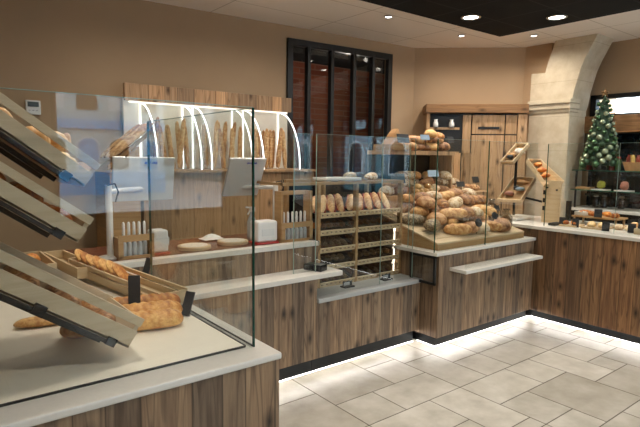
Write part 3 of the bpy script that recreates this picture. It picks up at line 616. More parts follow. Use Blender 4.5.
# ================================================================= TILL AREA
def till_screen(label, TL, TR, BL, BR, pole, arm):
    TL, TR, BL, BR = map(Vector, (TL, TR, BL, BR)); o = thing('till_screen', label, 'monitor', (pole[0], pole[1], .931))
    nrm = (TR - TL).cross(BL - TL).normalized()
    if nrm.y < 0: nrm = -nrm
    th = nrm * .022; m3 = MB(); vs = [TL, TR, BR, BL, TL + th, TR + th, BR + th, BL + th]
    m3.add(vs, [(0, 1, 2, 3), (7, 6, 5, 4), (0, 4, 5, 1), (1, 5, 6, 2), (2, 6, 7, 3), (3, 7, 4, 0)]); sh = m3.build('shell', 'screen_white', o, bevel=.006)
    # small blue brand mark with ring shaped letters
    ux = (TR - TL).normalized(); uz = (TL - BL).normalized(); c0 = TL.lerp(TR, .60) - uz * .035 - nrm * .003; m3 = MB()
    for k in range(5):
        cc = c0 + ux * (k - 2) * .017
        if k in (0, 3, 4):
            for a in range(8):
                p = cc + ux * .006 * math.cos(a * .785) + uz * .006 * math.sin(a * .785); q = cc + ux * .006 * math.cos((a + 1) * .785) + uz * .006 * math.sin((a + 1) * .785); m3.bar(p, q, .004, .004)
        elif k == 1: m3.bar(cc - ux * .006 - uz * .006, cc + ux * .006 + uz * .006, .003); m3.bar(cc - ux * .006 + uz * .006, cc + ux * .006 - uz * .006, .003)
        else: m3.bar(cc - ux * .005 - uz * .006, cc - ux * .005 + uz * .009, .003); m3.bar(cc + ux * .005 - uz * .006, cc + ux * .005 + uz * .001, .003)
    m3.build('brand_mark', 'blue_mark', sh)
    mid = BL.lerp(BR, .5) + uz * .08 + th
    m3 = MB(); m3.tube([(pole[0], pole[1], .931), (pole[0], pole[1], pole[2])], .020, 14); m3.lathe([(.07, 0), (.07, .008), (.03, .014)], (pole[0], pole[1], .931), 20); m3.build('pole', 'white', o, smooth=False)
    m3 = MB(); m3.tube([(pole[0], pole[1], arm), (mid.x, mid.y, arm)], .016, 12); m3.tube([(mid.x, mid.y, arm), mid], .014, 10); m3.build('arm', 'white', o)
    m3 = MB(); m3.tube([(pole[0] - .01, pole[1] - .02, pole[2]), (pole[0] + .025, pole[1] - .045, pole[2] + .01), (pole[0] + .045, pole[1] - .04, pole[2] - .04), (pole[0] + .03, pole[1] - .03, pole[2] - .10)], .005, 6); m3.build('cable', 'black', o)
    return o
till_screen('white till screen seen from behind, on the till nearer the crates', (.985, 3.35, 1.536), (1.386, 3.35, 1.533), (.99, 3.42, 1.25), (1.395, 3.42, 1.25), (.915, 3.22, 1.37), 1.33)
till_screen('white tilted till screen seen from behind, on the till by the cutlery caddies', (1.775, 3.30, 1.53), (2.075, 3.30, 1.53), (1.80, 3.48, 1.25), (2.10, 3.48, 1.25), (2.15, 3.30, 1.36), 1.32)
def caddy(label, x0, x1, y, back, items, kind):
    o = thing('wooden_caddy', label, 'caddy', ((x0 + x1) / 2, y, .931)); m3 = MB()
    m3.box(x0, x1, y - .05, y + .05, .931, .939); m3.build('bottom', 'tray_wood', o)
    m3 = MB(); m3.box(x0, x1, y - .05, y - .042, 1.035, 1.075); m3.box(x0, x0 + .03, y - .05, y - .042, .939, 1.035); m3.box(x1 - .03, x1, y - .05, y - .042, .939, 1.035); m3.box(x0, x1, y - .05, y - .042, .939, .95); m3.build('front_rail', 'tray_wood', o, bevel=.001)
    for x in (x0, x1 - .02): m3 = MB(); m3.box(x, x + .02, y - .04, y + .05, .939, back); m3.build('upright', 'tray_wood', o, bevel=.001)
    m3 = MB(); m3.box(x0, x1, y + .03, y + .05, back - .03, back); m3.build('top_rail', 'tray_wood', o, bevel=.001)
    n = items
    for i in range(n):
        x = x0 + .045 + i * (x1 - x0 - .09) / (n - 1); b = thing('sauce_bottle', 'white topped bottle in the %s, %s from its near end' % (kind, ORD[i]), 'bottle', (x, y - .005, .94), 'slim bottles in the ' + kind)
        m4 = MB(); m4.lathe([(.0155, 0), (.0165, .01), (.0165, .075), (.007, .10), (.006, .115)], (x, y - .005, .94), 12); m4.build('body', 'film', b, smooth=True)
        m4 = MB(); m4.lathe([(.008, .115), (.009, .12), (.009, .20), (.004, .21)], (x, y - .005, .94), 10); m4.build('cap', 'white', b, smooth=True)
    return o
caddy('wooden caddy of slim bottles beside the tray cabinet', 2.07, 2.35, 3.14, 1.30, 6, 'caddy beside the tray cabinet')
caddy('wooden caddy of slim bottles beside the near till screen', .93, 1.145, 3.16, 1.06, 5, 'caddy by the near till screen')
def napkin_box(label, x, y, w_=.17, h=.15):
    o = thing('napkin_dispenser', label, 'dispenser', (x, y, .931)); MB().box(x - w_ / 2, x + w_ / 2, y - .06, y + .06, .945, .945 + h).build('housing', 'white', o, bevel=.022, seg=4)
    MB().box(x - w_ / 2 - .005, x + w_ / 2 + .005, y - .065, y + .065, .931, .945).build('base', 'red', o, bevel=.003); MB().box(x - .05, x + .05, y - .063, y - .059, .99, 1.04).build('slot', 'screen_white', o)
napkin_box('white dispenser with red base beside the wooden caddy', 1.965, 3.17); napkin_box('white dispenser with red base behind the glass edge near the slices', 1.20, 3.20, .10, .14)
sb = thing('spray_bottle', 'clear spray bottle standing behind the white dispenser', 'bottle', (1.98, 3.36, .931)); m3 = MB(); m3.lathe([(.035, 0), (.037, .02), (.037, .13), (.014, .19), (.013, .21)], (1.98, 3.36, .931), 18); m3.build('body', 'film', sb, smooth=True)
m3 = MB(); m3.box(1.965, 2.0, 3.345, 3.375, 1.141, 1.175); m3.bar((1.97, 3.36, 1.17), (1.93, 3.36, 1.175), .012); m3.bar((1.965, 3.36, 1.15), (1.945, 3.36, 1.12), .008); m3.build('trigger', 'white', sb)
for i, (x, y, lab) in enumerate(((1.46, 3.23, 'round pale wooden board nearer the crate stand'), (1.77, 3.27, 'round pale wooden board beside the white dispenser'))):
    o = thing('round_board', lab, 'board', (x, y, .931)); m3 = MB(); m3.lathe([(.105, 0), (.11, .004), (.11, .020), (.105, .024), (.002, .024)], (x, y, .931), 36); m3.build('board', 'light_wood', o)
    m3 = MB(); m3.lathe([(.088, .024), (.088, .0255), (.002, .0255)], (x, y, .931), 36); m3.build('inlay', 'beige_top', o)
m3 = MB(); N = 8; random.seed(11)
vs = [(1.72 + (i / N - .5) * .16, 3.50 + (j / N - .5) * .12, .936 + .035 * max(0, math.sin(i / N * 3.14)) * math.sin(j / N * 3.14) + random.random() * .006 + dz) for dz in (0, .002) for i in range(N + 1) for j in range(N + 1)]
Q = (N + 1) ** 2; m3.add(vs, [(i * (N + 1) + j, i * (N + 1) + j + 1, (i + 1) * (N + 1) + j + 1, (i + 1) * (N + 1) + j) for i in range(N) for j in range(N)] + [(Q + i * (N + 1) + j, Q + (i + 1) * (N + 1) + j, Q + (i + 1) * (N + 1) + j + 1, Q + i * (N + 1) + j + 1) for i in range(N) for j in range(N)])
tag(m3.build('folded_paper', 'paper'), 'crumpled white paper lying behind the round boards', 'paper')
pt = thing('payment_terminal', 'black card payment terminal on the white payment ledge', 'card terminal', (2.27, 2.95, .735)); Tm = Matrix.Translation((2.265, 2.945, .735)) @ Matrix.Rotation(math.radians(20), 4, 'Z')
MB().box(-.045, .045, -.075, .075, 0, .045, T=Tm).build('body', 'black_gloss', pt, bevel=.008); MB().box(-.032, .032, .01, .06, .044, .047, T=Tm).build('display', 'lcd', pt)
m3 = MB()
for i in range(3):
    for j in range(4): m3.box(-.030 + i * .022, -.014 + i * .022, -.062 + j * .016, -.051 + j * .016, .044, .048, T=Tm)
m3.build('keypad', 'steel', pt)
m3 = MB(); m3.tube([(2.29, 3.01, .76), (2.33, 3.02, .80), (2.352, 3.015, .87), (2.352, 3.018, .928), (2.34, 3.05, .935), (2.31, 3.1, .934)], .0035, 6); m3.build('cable', 'black', pt)
# ================================================================= BAGUETTE RACK ON THE BACK WALL
rk = thing('baguette_rack', 'pine baguette rack on the back wall with glowing curved dividers', 'rack', (2.5, 5.0, 0))
MB().box(1.555, 3.39, 4.88, 4.925, 2.045, 2.20).build('header', 'header', rk, bevel=.003)
MB().box(1.555, 3.39, 4.93, 4.955, 1.4, 2.10).build('back_panel', 'beige_top', rk)
MB().box(1.555, 3.39, 4.45, 4.955, .12, 1.395).build('cabinet', 'cabinet', rk); MB().box(1.60, 3.35, 4.50, 4.95, 0, .12).build('plinth', 'plinth', rk)
MB().box(1.54, 3.40, 4.42, 4.955, 1.395, 1.42).build('shelf', 'cabinet', rk, bevel=.003)
MB().box(1.6, 3.35, 4.90, 4.92, 2.03, 2.043).build('light_bar', 'led_warm', rk)
arcs = [1.70, 2.115, 2.22, 2.66, 2.79, 3.235]
for x in arcs:
    poly = [(4.92, 1.42), (4.92, 2.03)] + [(4.92 - .42 * math.sin(a), 1.45 + .58 * math.cos(a)) for a in [i * math.pi / 2 / 14 for i in range(1, 15)]] + [(4.50, 1.42)]
    m3 = MB(); m3.prism(poly, x, x + .008, 'x'); dv = m3.build('divider', 'acrylic', rk)
    m3 = MB(); pts = [Vector((x + .004, p[0], p[1])) for p in poly[1:]]
    for a, b in zip(pts[:-1], pts[1:]): m3.bar(a, b, .010, .008)
    m3.bar((x + .004, 4.92, 1.42), (x + .004, 4.92, 2.03), .009, .008); m3.build('led_edge', 'led', dv)
random.seed(5)
for mi_, (xa, xb) in enumerate(((1.74, 2.10), (2.25, 2.65), (2.83, 3.22))):
    n = 9
    for i in range(n):
        x = xa + (xb - xa) * (i + .5) / n; row = i % 2; y = 4.72 + row * .08 - random.random() * .02; lean = random.uniform(-11, 11); back = random.uniform(-8, -3)
        L = random.uniform(.72, .86)
        ob = bag.put((x + (.03 if lean > 0 else -.0), y, 1.422 + .28 * L), (0, 0, 0), 'baguette standing in the %s bay of the glowing rack, %s from its near divider' % (['near', 'middle', 'far'][mi_], ORD[i]), 'baguettes in the %s bay of the rack' % ['near', 'middle', 'far'][mi_], None, (L, .82, .82))
        ob.rotation_euler = (math.radians(back), math.radians(-90 + lean), random.random() * .4)
# slanted pile of baguettes at the near end
wb = thing('wooden_bin', 'slanted wooden bin at the near end of the baguette rack', 'bin', (1.45, 4.7, 1.0)); m3 = MB(); m3.add([(1.28, 4.5, 1.42), (1.66, 4.5, 1.74), (1.66, 4.52, 1.74), (1.28, 4.52, 1.42), (1.28, 4.5, 1.46), (1.66, 4.5, 1.78), (1.66, 4.52, 1.78), (1.28, 4.52, 1.46)], [(0, 3, 2, 1), (4, 5, 6, 7), (0, 1, 5, 4), (1, 2, 6, 5), (2, 3, 7, 6), (3, 0, 4, 7)]); m3.build('rim', 'tray_wood', wb)
m3 = MB(); m3.prism([(1.28, 0), (1.53, 0), (1.53, 1.62), (1.28, 1.40)], 4.46, 4.9, 'y'); m3.build('box', 'tray_wood', wb)
for i in range(5):
    ob = bag.put((1.50 + .01 * (i % 2), 4.5 + i * .075, 1.66 + .0 * i), (0, math.radians(-40), 0), 'baguette lying along the slanted bin, %s from the shop side' % ORD[i], 'baguettes on the slanted bin', None, .85)
th = thing('thermostat', 'square white thermostat with dark display on the back wall', 'thermostat', (.85, 5.10, 1.95)); th_y = on_back(.85).y
MB().box(.790, .905, th_y - .025, th_y, 1.885, 2.005).build('housing', 'white', th, bevel=.005); MB().box(.805, .890, th_y - .028, th_y - .024, 1.95, 1.992).build('display', 'lcd', th)
m3 = MB(); [m3.box(.81 + i * .028, .825 + i * .028, th_y - .029, th_y - .024, 1.915, 1.922) for i in range(3)]; m3.build('button', 'steel', th)

# ================================================================= TRAY CABINET IN THE MIDDLE
tc = thing('tray_cabinet', 'beech framed cabinet with two columns of tilted sandwich trays', 'cabinet', (2.85, 3.2, .555))
YF = 3.06; X0, XM, X1, ZT = 2.375, 2.775, 3.285, 1.365
for x in (X0, XM - .02, X1 - .022): MB().box(x, x + .024, YF, YF + .04, .556, ZT - .02).build('post', 'tray_wood', tc, bevel=.001)
for x in (X0, XM - .02, X1 - .022): MB().box(x, x + .024, YF + .42, YF + .46, .556, ZT - .02).build('post', 'tray_wood', tc, bevel=.001)
m3 = MB(); m3.box(X0 - .32, X1 + .003, YF - .003, YF + .03, ZT - .022, ZT); m3.box(X0, X1, YF + .43, YF + .46, ZT - .022, ZT); m3.box(X0 - .32, X0 - .30, YF + .005, YF + .46, ZT - .020, ZT); m3.box(X1 - .02, X1, YF + .03, YF + .43, ZT - .02, ZT); m3.build('top_frame', 'tray_wood', tc, bevel=.001)
MB().box(X0, X1, YF + .465, YF + .475, .556, ZT).build('back_board', 'plinth', tc)
MB().box(X0 + .02, X1 - .02, YF + .05, YF + .08, .557, .566).build('light_strip', 'led_cab', tc)
MB().box(X1 - .035, X1 - .028, YF + .05, YF + .06, .56, .95).build('light_strip', 'led_cab', tc)
colx = ((X0 + .026, XM - .024, 'left'), (XM + .006, X1 - .024, 'right'))
for xa, xb, side in colx:
    for r in range(5):
        z = .560 + r * .134; tilt = math.radians(16); T = Matrix.Translation((0, YF + .014, z)) @ Matrix.Rotation(tilt, 4, 'X')
        m3 = MB(); m3.box(xa, xb, 0, .38, -.004, .002, T=T); tr_ = m3.build('tray', 'plinth', tc)
        m3 = MB(); H_ = .036
        m3.box(xa, xb, -.010, 0, -.004, .009, T=T); m3.box(xa, xb, -.010, 0, H_ - .012, H_, T=T)
        nn = int((xb - xa) / .042)
        for q in range(nn + 1):
            xx = xa + (xb - xa) * q / nn; m3.box(max(xa, xx - .012), min(xb, xx + .012), -.010, 0, .009, H_ - .012, T=T)
        m3.build('front_rail', 'light_wood', tr_)
        sd_ = 'till side' if side == 'left' else 'bread counter side'
        if r < 4:
            m3 = MB(); m3.box(xa + .01, xb - .01, .012, .018, .03, .088, T=T); m3.box(xa + .01, xb - .01, .012, .30, .088, .091, T=T); m3.build('film_cover', 'smoke', tr_)
        pr = (sandw, roll, sandw, roll2, sandw)[r]; n_ = (5 if xb - xa < .45 else 6) if r < 4 else (4 if xb - xa < .45 else 5)
        for i in range(n_):
            xx = xa + .045 + (xb - xa - .09) * i / (n_ - 1); kl = ('dark sandwich', 'small roll', 'sandwich', 'glazed bun', 'long sandwich')[r]
            lab = '%s on the %s tray up, %s column, %s from its near end' % (kl, ORD[r], sd_, ORD[i])
            ob = pr.put(T @ Vector((xx, .12 if r < 4 else .16, .004 if r < 4 else .03)), (0, 0, 0), lab, 'breads in the tray cabinet', None, .82 if r < 4 else (1.5, .95, 1.0))
            ob.rotation_euler = (Matrix.Rotation(tilt + (math.radians(12) if r == 4 else 0), 3, 'X') @ Matrix.Rotation(math.radians(90 if r < 4 else 48 + (i * 29) % 25), 3, 'Z')).to_euler()
# two black scales / card holders on the low ledge
for x, lab in ((2.60, 'small black card holder on the grey ledge nearer the payment terminal'), (3.02, 'small black card holder on the grey ledge nearer the bread counter')):
    o = thing('card_holder', lab, 'card holder', (x, 2.97, .555)); MB().box(x - .05, x + .05, 2.94, 3.0, .555, .566).build('base', 'black', o, bevel=.002); m3 = MB(); m3.box(x - .045, x + .045, 2.97, 2.976, .566, .60, T=None); m3.build('card', 'slate', o); MB().box(x - .04, x + .02, 2.968, 2.97, .57, .595).build('print', 'ledge_grey', o)
# items standing on the cabinet top: a white tray, bread on boards and black cards
o = small_crate('white tray lying on top of the tray cabinet', 2.50, 2.86, 3.12, 3.30, ZT + .001, .025, 'white')
for i, (x, y, p, lab, rz, s_) in enumerate(((2.98, 3.14, bat3, 'flat floury loaf on the cabinet top beside the white tray', 5, .55), (3.10, 3.25, boule2, 'small round floury loaf on the cabinet top beside its far post', 30, .55), (3.0, 3.42, rye, 'small dark seeded loaf at the back of the cabinet top', 10, .6))):
    put(p, (x, y, ZT), (0, 0, rz), lab, None, s_)

# ================================================================= BREAD COUNTER DISPLAY
bd = thing('display_board', 'tilted beech display board filling the top of the bread counter', 'display board', (4.0, 2.9, .803))
m3 = MB(); YB0, YB1 = 2.70, 3.42; ZB0, ZB1 = .865, 1.06
m3.prism([(YB0, .803), (YB1, .803), (YB1, ZB1 - .012), (YB0, ZB0 - .012)], 3.33, 4.60, 'x'); m3.build('riser', 'tray_wood', bd)
for i in range(9):
    y0 = YB0 + (YB1 - YB0) * i / 9; y1 = y0 + (YB1 - YB0) / 9 - .006; f = lambda y: ZB0 + (ZB1 - ZB0) * (y - YB0) / (YB1 - YB0)
    m3 = MB(); m3.prism([(y0, f(y0) - .012), (y1, f(y1) - .012), (y1, f(y1)), (y0, f(y0))], 3.325, 4.605, 'x'); m3.build('slat', 'light_wood', bd)
random.seed(21); kinds = [bat1, bat2, bat3, boule, bat1, boule2]
kn = {id(bat1): 'golden scored loaf', id(bat2): 'brown batard', id(bat3): 'floury oval loaf', id(boule): 'brown round loaf', id(boule2): 'floury round loaf', id(rye): 'grey seeded loaf'}
rows = [(2.81, 3.74, 4.34, 5, 0.0, 'front row'), (2.97, 3.66, 4.42, 6, .03, 'second row'), (3.12, 3.58, 4.50, 6, .045, 'third row'), (3.27, 3.50, 4.50, 7, .045, 'back row'), (2.93, 3.80, 4.28, 4, .095, 'upper layer'), (3.10, 3.66, 4.40, 5, .125, 'top layer'), (3.26, 3.55, 4.45, 6, .125, 'top back layer')]
for r, (y, xa, xb, n, lift, rn) in enumerate(rows):
    for i in range(n):
        p = kinds[(i * 2 + r * 3 + (i * i) % 3) % 6]; x = xa + (xb - xa) * i / (n - 1) + random.uniform(-.02, .02); yy = y + random.uniform(-.02, .02)
        z = ZB0 + (ZB1 - ZB0) * (yy - YB0) / (YB1 - YB0) + lift
        put(p, (x, yy, z), (14 + random.uniform(-12, 12), random.uniform(-16, 16), random.uniform(-55, 55)), '%s in the %s of the pile, %s from the glass corner' % (kn[id(p)], rn, ORD[i]), 'loaves piled on the bread counter', random.uniform(.80, 1.0))
put(rye, (3.50, 2.92, .93), (14, 0, 28), 'grey seeded loaf lying closest to the corner of the bread counter', None, 1.05)
put(rye, (3.46, 3.10, .97), (14, 0, -15), 'grey seeded loaf behind the one at the glass corner', None, .95)
def round_sign(label, loc, r=.045):
    o = thing('round_sign', label, 'price sign', loc); T = Matrix.Translation(loc) @ Matrix.Rotation(math.radians(75), 4, 'X'); m3 = MB(); n = 28
    vs = [T @ Vector((r * math.cos(2 * math.pi * k / n), r * .85 * math.sin(2 * math.pi * k / n), z)) for z in (0, .006) for k in range(n)]
    m3.add(vs, [tuple(range(n))[::-1], tuple(range(n, 2 * n))] + [(k, (k + 1) % n, n + (k + 1) % n, n + k) for k in range(n)]); m3.build('disc', 'slate', o); m3 = MB(); m3.bar(Vector(loc) + Vector((0, .01, -.03)), Vector(loc) + Vector((0, .015, -.10)), .006); m3.build('spike', 'black', o)
round_sign('round black price sign among the scored loaves of the bread counter', (3.92, 2.74, .99)); round_sign('round black price sign on the bread pile towards the pastry counter', (4.22, 2.78, 1.03), .042)
def card(label, loc, w_=.08, h=.045, mat='slate', rz=0):
    o = thing('price_card', label, 'price card', loc); m3 = MB(); m3.box(-w_ / 2, w_ / 2, -.002, .002, 0, h); m3.build('card', mat, o, local=False); m3 = MB(); m3.bar((0, .003, .006), (0, .003, -.05), .005); m3.build('spike', 'black', o, local=False); o.rotation_euler = (math.radians(-15), 0, math.radians(rz))
card('black price card among the bagged loaves at the end of the bread counter', (4.42, 2.88, 1.05), .08, .06)
# small bagged loaves at the far end
for i, (x, y, z) in enumerate(((4.42, 2.79, .895), (4.54, 2.86, .91), (4.50, 3.0, 1.0))):
    o = thing('bagged_loaf', 'small dark bagged loaf at the bread counter end, ' + ['in front', 'behind the front one', 'up at the back'][i], 'bread', (x, y, z)); a = bread_mesh(.10, .09, .10, 'bread', 2, .3, 30 + i, name='loaf'); a.parent = o
    m3 = MB(); m3.lathe([(.055, 0), (.062, .03), (.058, .09), (.02, .13), (.035, .16)], (x, y, z), 14); m3.build('bag', M['smoke'], o, smooth=True)

# ================================================================= BREAD SHELVES BEHIND
sh = thing('bread_shelving', 'two tier wooden bread shelving behind the bread counter', 'shelving', (4.3, 3.7, 0))
YS0, YS1 = 3.64, 3.98
MB().box(3.72, 4.72, YS0, YS1, 1.585, 1.625).build('shelf', 'cabinet', sh, bevel=.002); MB().box(3.72, 5.45, YS0, YS1, 1.13, 1.17).build('shelf', 'cabinet', sh, bevel=.002)
MB().box(3.72, 4.72, YS1, YS1 + .02, 1.17, 1.625).build('back_panel', 'plinth', sh)
MB().box(3.72, 5.45, YS0 + .02, YS1, 0.0, 1.13).build('cabinet', 'cabinet', sh)
MB().box(4.70, 4.72, YS0 + .02, YS1, 1.17, 1.585).build('upright', 'cabinet', sh); MB().box(3.72, 3.735, YS1 - .06, YS1, 1.17, 1.585).build('upright', 'black', sh)
m3 = MB()
for x in (4.95, 5.15, 5.35): m3.box(x, x + .12, YS1, YS1 + .02, 1.17, 1.62)
m3.build('board', 'cabinet', sh)
random.seed(33)
def tray_row(zs, xa, xb, n, layers, rn, grp, kinds_, s0=.8, y0=YS0 + .1):
    for l in range(layers):
        for i in range(n - l):
            p = kinds_[(i + l * 2 + (i * i) % 2) % len(kinds_)]; x = xa + (xb - xa) * (i + .5 * l) / (n - 1) + random.uniform(-.015, .015)
            put(p, (x, y0 + random.uniform(0, .10) + .02 * l, zs + .075 * l), (random.uniform(-6, 14), random.uniform(-10, 10), random.uniform(-60, 60)), '%s on the %s%s, %s from the partition end' % (kn.get(id(p), 'bread'), rn, '' if layers == 1 else [', bottom layer', ', upper layer'][l], ORD[i]), grp, random.uniform(s0 - .06, s0 + .06))
tray_row(1.17, 3.84, 4.95, 8, 2, 'lower shelf', 'loaves on the lower shelf', [bat3, boule2, bat2, boule], .95)
tray_row(1.17, 4.95, 5.35, 4, 1, 'far stretch of the lower shelf', 'loaves at the end of the lower shelf', [boule, bat2], .7)
tray_row(1.32, 4.10, 4.7, 4, 1, 'pile top over the lower shelf', 'loaves topping the lower shelf pile', [bat3, boule2, bat1], .9)
tray_row(1.63, 3.96, 4.66, 8, 2, 'top shelf', 'loaves on the top shelf', [bat1, bat2, boule], .82)
for i, (x, y, z, p, lab) in enumerate(((4.42, 3.74, 1.77, bat1, 'golden loaf crowning the top shelf pile'), (4.55, 3.80, 1.75, bat1, 'golden scored loaf beside the crowning one on the top shelf'))): put(p, (x, y, z), (0, 0, 20 - 50 * i), lab, None, .9)
o = small_crate('wooden tray with kraft lining at the glazed partition end of the top shelf', 3.73, 3.97, YS0 - .02, YS0 + .26, 1.626, .06, 'tray_wood')
m3 = MB(); m3.add([(3.76, 3.66, 1.64), (3.95, 3.66, 1.64), (3.95, 3.86, 1.64), (3.76, 3.86, 1.64), (3.84, 3.70, 1.80), (3.90, 3.72, 1.85), (3.90, 3.80, 1.85), (3.84, 3.80, 1.80)], [(0, 3, 2, 1), (4, 5, 6, 7), (0, 1, 5, 4), (1, 2, 6, 5), (2, 3, 7, 6), (3, 0, 4, 7)]); kb = m3.build('paper_bag', 'kraft', bevel=.01); tag(kb, 'kraft paper bag standing at the glazed partition end of the top shelf', 'bag')
card('black price card in front of the kraft bag', (3.86, 3.60, 1.70), .17, .09); card('pale card on the top shelf among golden loaves', (4.20, 3.62, 1.74), .14, .055, 'bluebag'); card('black price card beside the topmost golden loaf', (4.62, 3.62, 1.72), .10, .07)
card('pale blue card on the lower shelf loaves', (4.33, 3.60, 1.36), .17, .07, 'bluebag'); card('black price card at the end of the lower shelf', (5.10, 3.62, 1.28), .12, .07); card('black price card on the lower shelf by the small brown loaves', (4.80, 3.60, 1.24), .14, .06)
card('black price card at the near end of the lower shelf', (3.80, 3.60, 1.30), .2, .10)
for x, y in ((4.3, 3.60),):
    pass
# two clear bags on the lower shelf
for i, x in enumerate((4.18, 4.33)):
    o = thing('bread_bag', 'clear bag of rolls in front of the lower shelf loaves, ' + ['nearer the glass corner', 'nearer the oak cabinet'][i], 'bag', (x, 3.66, 1.17)); m3 = MB(); m3.lathe([(.06, 0), (.075, .03), (.07, .08), (.03, .12)], (x, 3.68, 1.17), 14); m3.build('bag', 'acrylic', o, smooth=True)
    for q in range(3): a = bread_mesh(.085, .075, .06, 'pale_roll', 1, .2, 40 + q + 3 * i, name='roll'); a.parent = o; a.location = ((-.03, .035, 0)[q], .02, (.005, .008, .055)[q])

# ================================================================= OAK CABINET ON THE DIAGONAL WALL
dd = (D1 - D0).normalized(); nn_ = Vector((dd.y, -dd.x, 0))
if nn_.y > 0: nn_ = -nn_
ang = math.atan2(dd.y, dd.x)
oc = thing('oak_cabinet', 'tall oak wall cabinet with black gaps and an open niche, on the diagonal wall', 'cabinet', D0)
oc.rotation_euler = (0, 0, ang)
def ob_(name, mat, u0, u1, d0, d1, z0, z1, par=oc, bevel=.002): # u along wall, d distance out from wall
    m3 = MB(); m3.box(u0, u1, -d1, -d0, z0, z1); return m3.build(name, mat, par, local=False, bevel=bevel)
ob_('header', 'beam', .13, 1.39, .0, .40, 2.125, 2.235, bevel=.006)
ob_('carcass', 'black', .19, 1.30, .005, .33, 0.02, 2.12)
ob_('side_board', 'cabinet', .145, .185, .0, .36, 0, 2.12); ob_('side_board', 'cabinet', 1.275, 1.385, .0, .37, 0, 2.12)
ob_('door', 'cabinet', .60, .70, .33, .352, 1.16, 2.105); d_ = ob_('door', 'cabinet', .715, 1.115, .33, .352, 1.865, 2.105)
ob_('door', 'cabinet', 1.13, 1.265, .33, .352, 1.865, 2.105); ob_('door', 'cabinet', .715, 1.115, .33, .352, 0.6, 1.85); ob_('door', 'cabinet', 1.13, 1.265, .33, .352, 0.6, 1.85)
hd = MB(); hd.box(.79, 1.05, -.362, -.352, 1.925, 1.955); hd.build('handle', 'black', d_, local=False)
ob_('niche_shelf', 'cabinet', .19, .56, .33, .345, 1.915, 1.945); ob_('niche_floor', 'cabinet', .19, .56, .33, .36, 1.60, 1.64)
for u, lab in ((.26, 'small white jug in the cabinet niche nearer the glazed partition'), (.46, 'small white jug in the cabinet niche nearer the doors')):
    p = D0 + dd * u + nn_ * .345 ; o = thing('jug', lab, 'jug', (p.x, p.y, 1.945)); m3 = MB(); m3.lathe([(.028, 0), (.034, .02), (.03, .06), (.02, .08), (.026, .10)], (p.x, p.y, 1.945), 16); m3.build('body', 'screen_white', o, smooth=True)
    m3 = MB(); m3.tube([(p.x + .028, p.y, 2.025), (p.x + .05, p.y, 2.01), (p.x + .05, p.y, 1.98), (p.x + .03, p.y, 1.965)], .004, 6); m3.build('handle', 'screen_white', o)

# ================================================================= TILTED CRATES ON THE PASTRY COUNTER
cs = thing('crate_stand', 'plywood stand with slots holding three small tilted crates on the pastry counter', 'stand', (5.15, 2.85, .915))
MB().box(5.06, 5.08, 2.60, 2.79, .915, 1.345).build('side_panel', 'light_wood', cs, bevel=.002)
m3 = MB(); m3.box(5.08, 5.40, 2.775, 2.79, .915, 1.30); m3.build('back_panel', 'light_wood', cs, bevel=.002)
for y, z, h_ in ((2.64, 1.25, .008), (2.74, 1.27, .008), (2.77, 1.06, .022), (2.77, 1.14, .022), (2.77, 1.22, .022)): MB().box(5.055, 5.061, y - .010, y + .010, z - h_, z + h_).build('slot', 'black', cs)
def tilted_crate(label, pts, h=.045):
    """pts: four upper rim corners near-left, near-right, far-right, far-left"""
    A = [Vector(p) for p in pts]; nrm = (A[1] - A[0]).cross(A[3] - A[0]).normalized()
    if nrm.z < 0: nrm = -nrm
    c_ = sum(A, Vector()) / 4; o = thing('small_crate', label, 'crate', c_ - nrm * h); th_ = .009
    for i in range(4):
        a, b = A[i], A[(i + 1) % 4]; m3 = MB(); ins = (c_ - (a + b) / 2).normalized() * th_
        m3.add([a - nrm * h, b - nrm * h, b - nrm * h + ins, a - nrm * h + ins, a, b, b + ins, a + ins], [(0, 3, 2, 1), (4, 5, 6, 7), (0, 1, 5, 4), (1, 2, 6, 5), (2, 3, 7, 6), (3, 0, 4, 7)]); m3.build('side', 'light_wood', o, bevel=.001)
    m3 = MB(); m3.add([p - nrm * h for p in A] + [p - nrm * (h - .006) for p in A], [(0, 3, 2, 1), (4, 5, 6, 7), (0, 1, 5, 4), (1, 2, 6, 5), (2, 3, 7, 6), (3, 0, 4, 7)]); m3.build('bottom', 'tray_wood', o)
    return c_ - nrm * (h - .008), nrm, o
CR = {}
CR['top'] = tilted_crate('small tilted crate held highest on the plywood stand, with a white bag', [(5.1, 3.325, 1.528), (5.1, 3.17, 1.53), (5.32, 3.125, 1.73), (5.32, 3.275, 1.735)])
CR['low'] = tilted_crate('lowest small tilted crate of the plywood stand, with pale packets', [(5.05, 3.305, 1.115), (5.05, 3.02, 1.125), (5.3, 3.02, 1.36), (5.3, 3.27, 1.365)])
CR['right'] = tilted_crate('small tilted crate resting on the plywood stand towards the tree', [(5.02, 2.735, 1.315), (5.36, 2.72, 1.33), (5.48, 3.07, 1.56), (5.16, 3.03, 1.56)])
m3 = MB(); m3.bar((5.22, 3.2, .916), (5.22, 3.2, 1.60), .02); m3.bar((5.2, 2.79, 1.10), (5.22, 3.2, 1.16), .02); m3.bar((5.2, 3.08, 1.18), (5.22, 3.2, 1.18), .02); m3.box(5.14, 5.30, 3.12, 3.28, .915, .922); m3.build('post', 'black', cs)
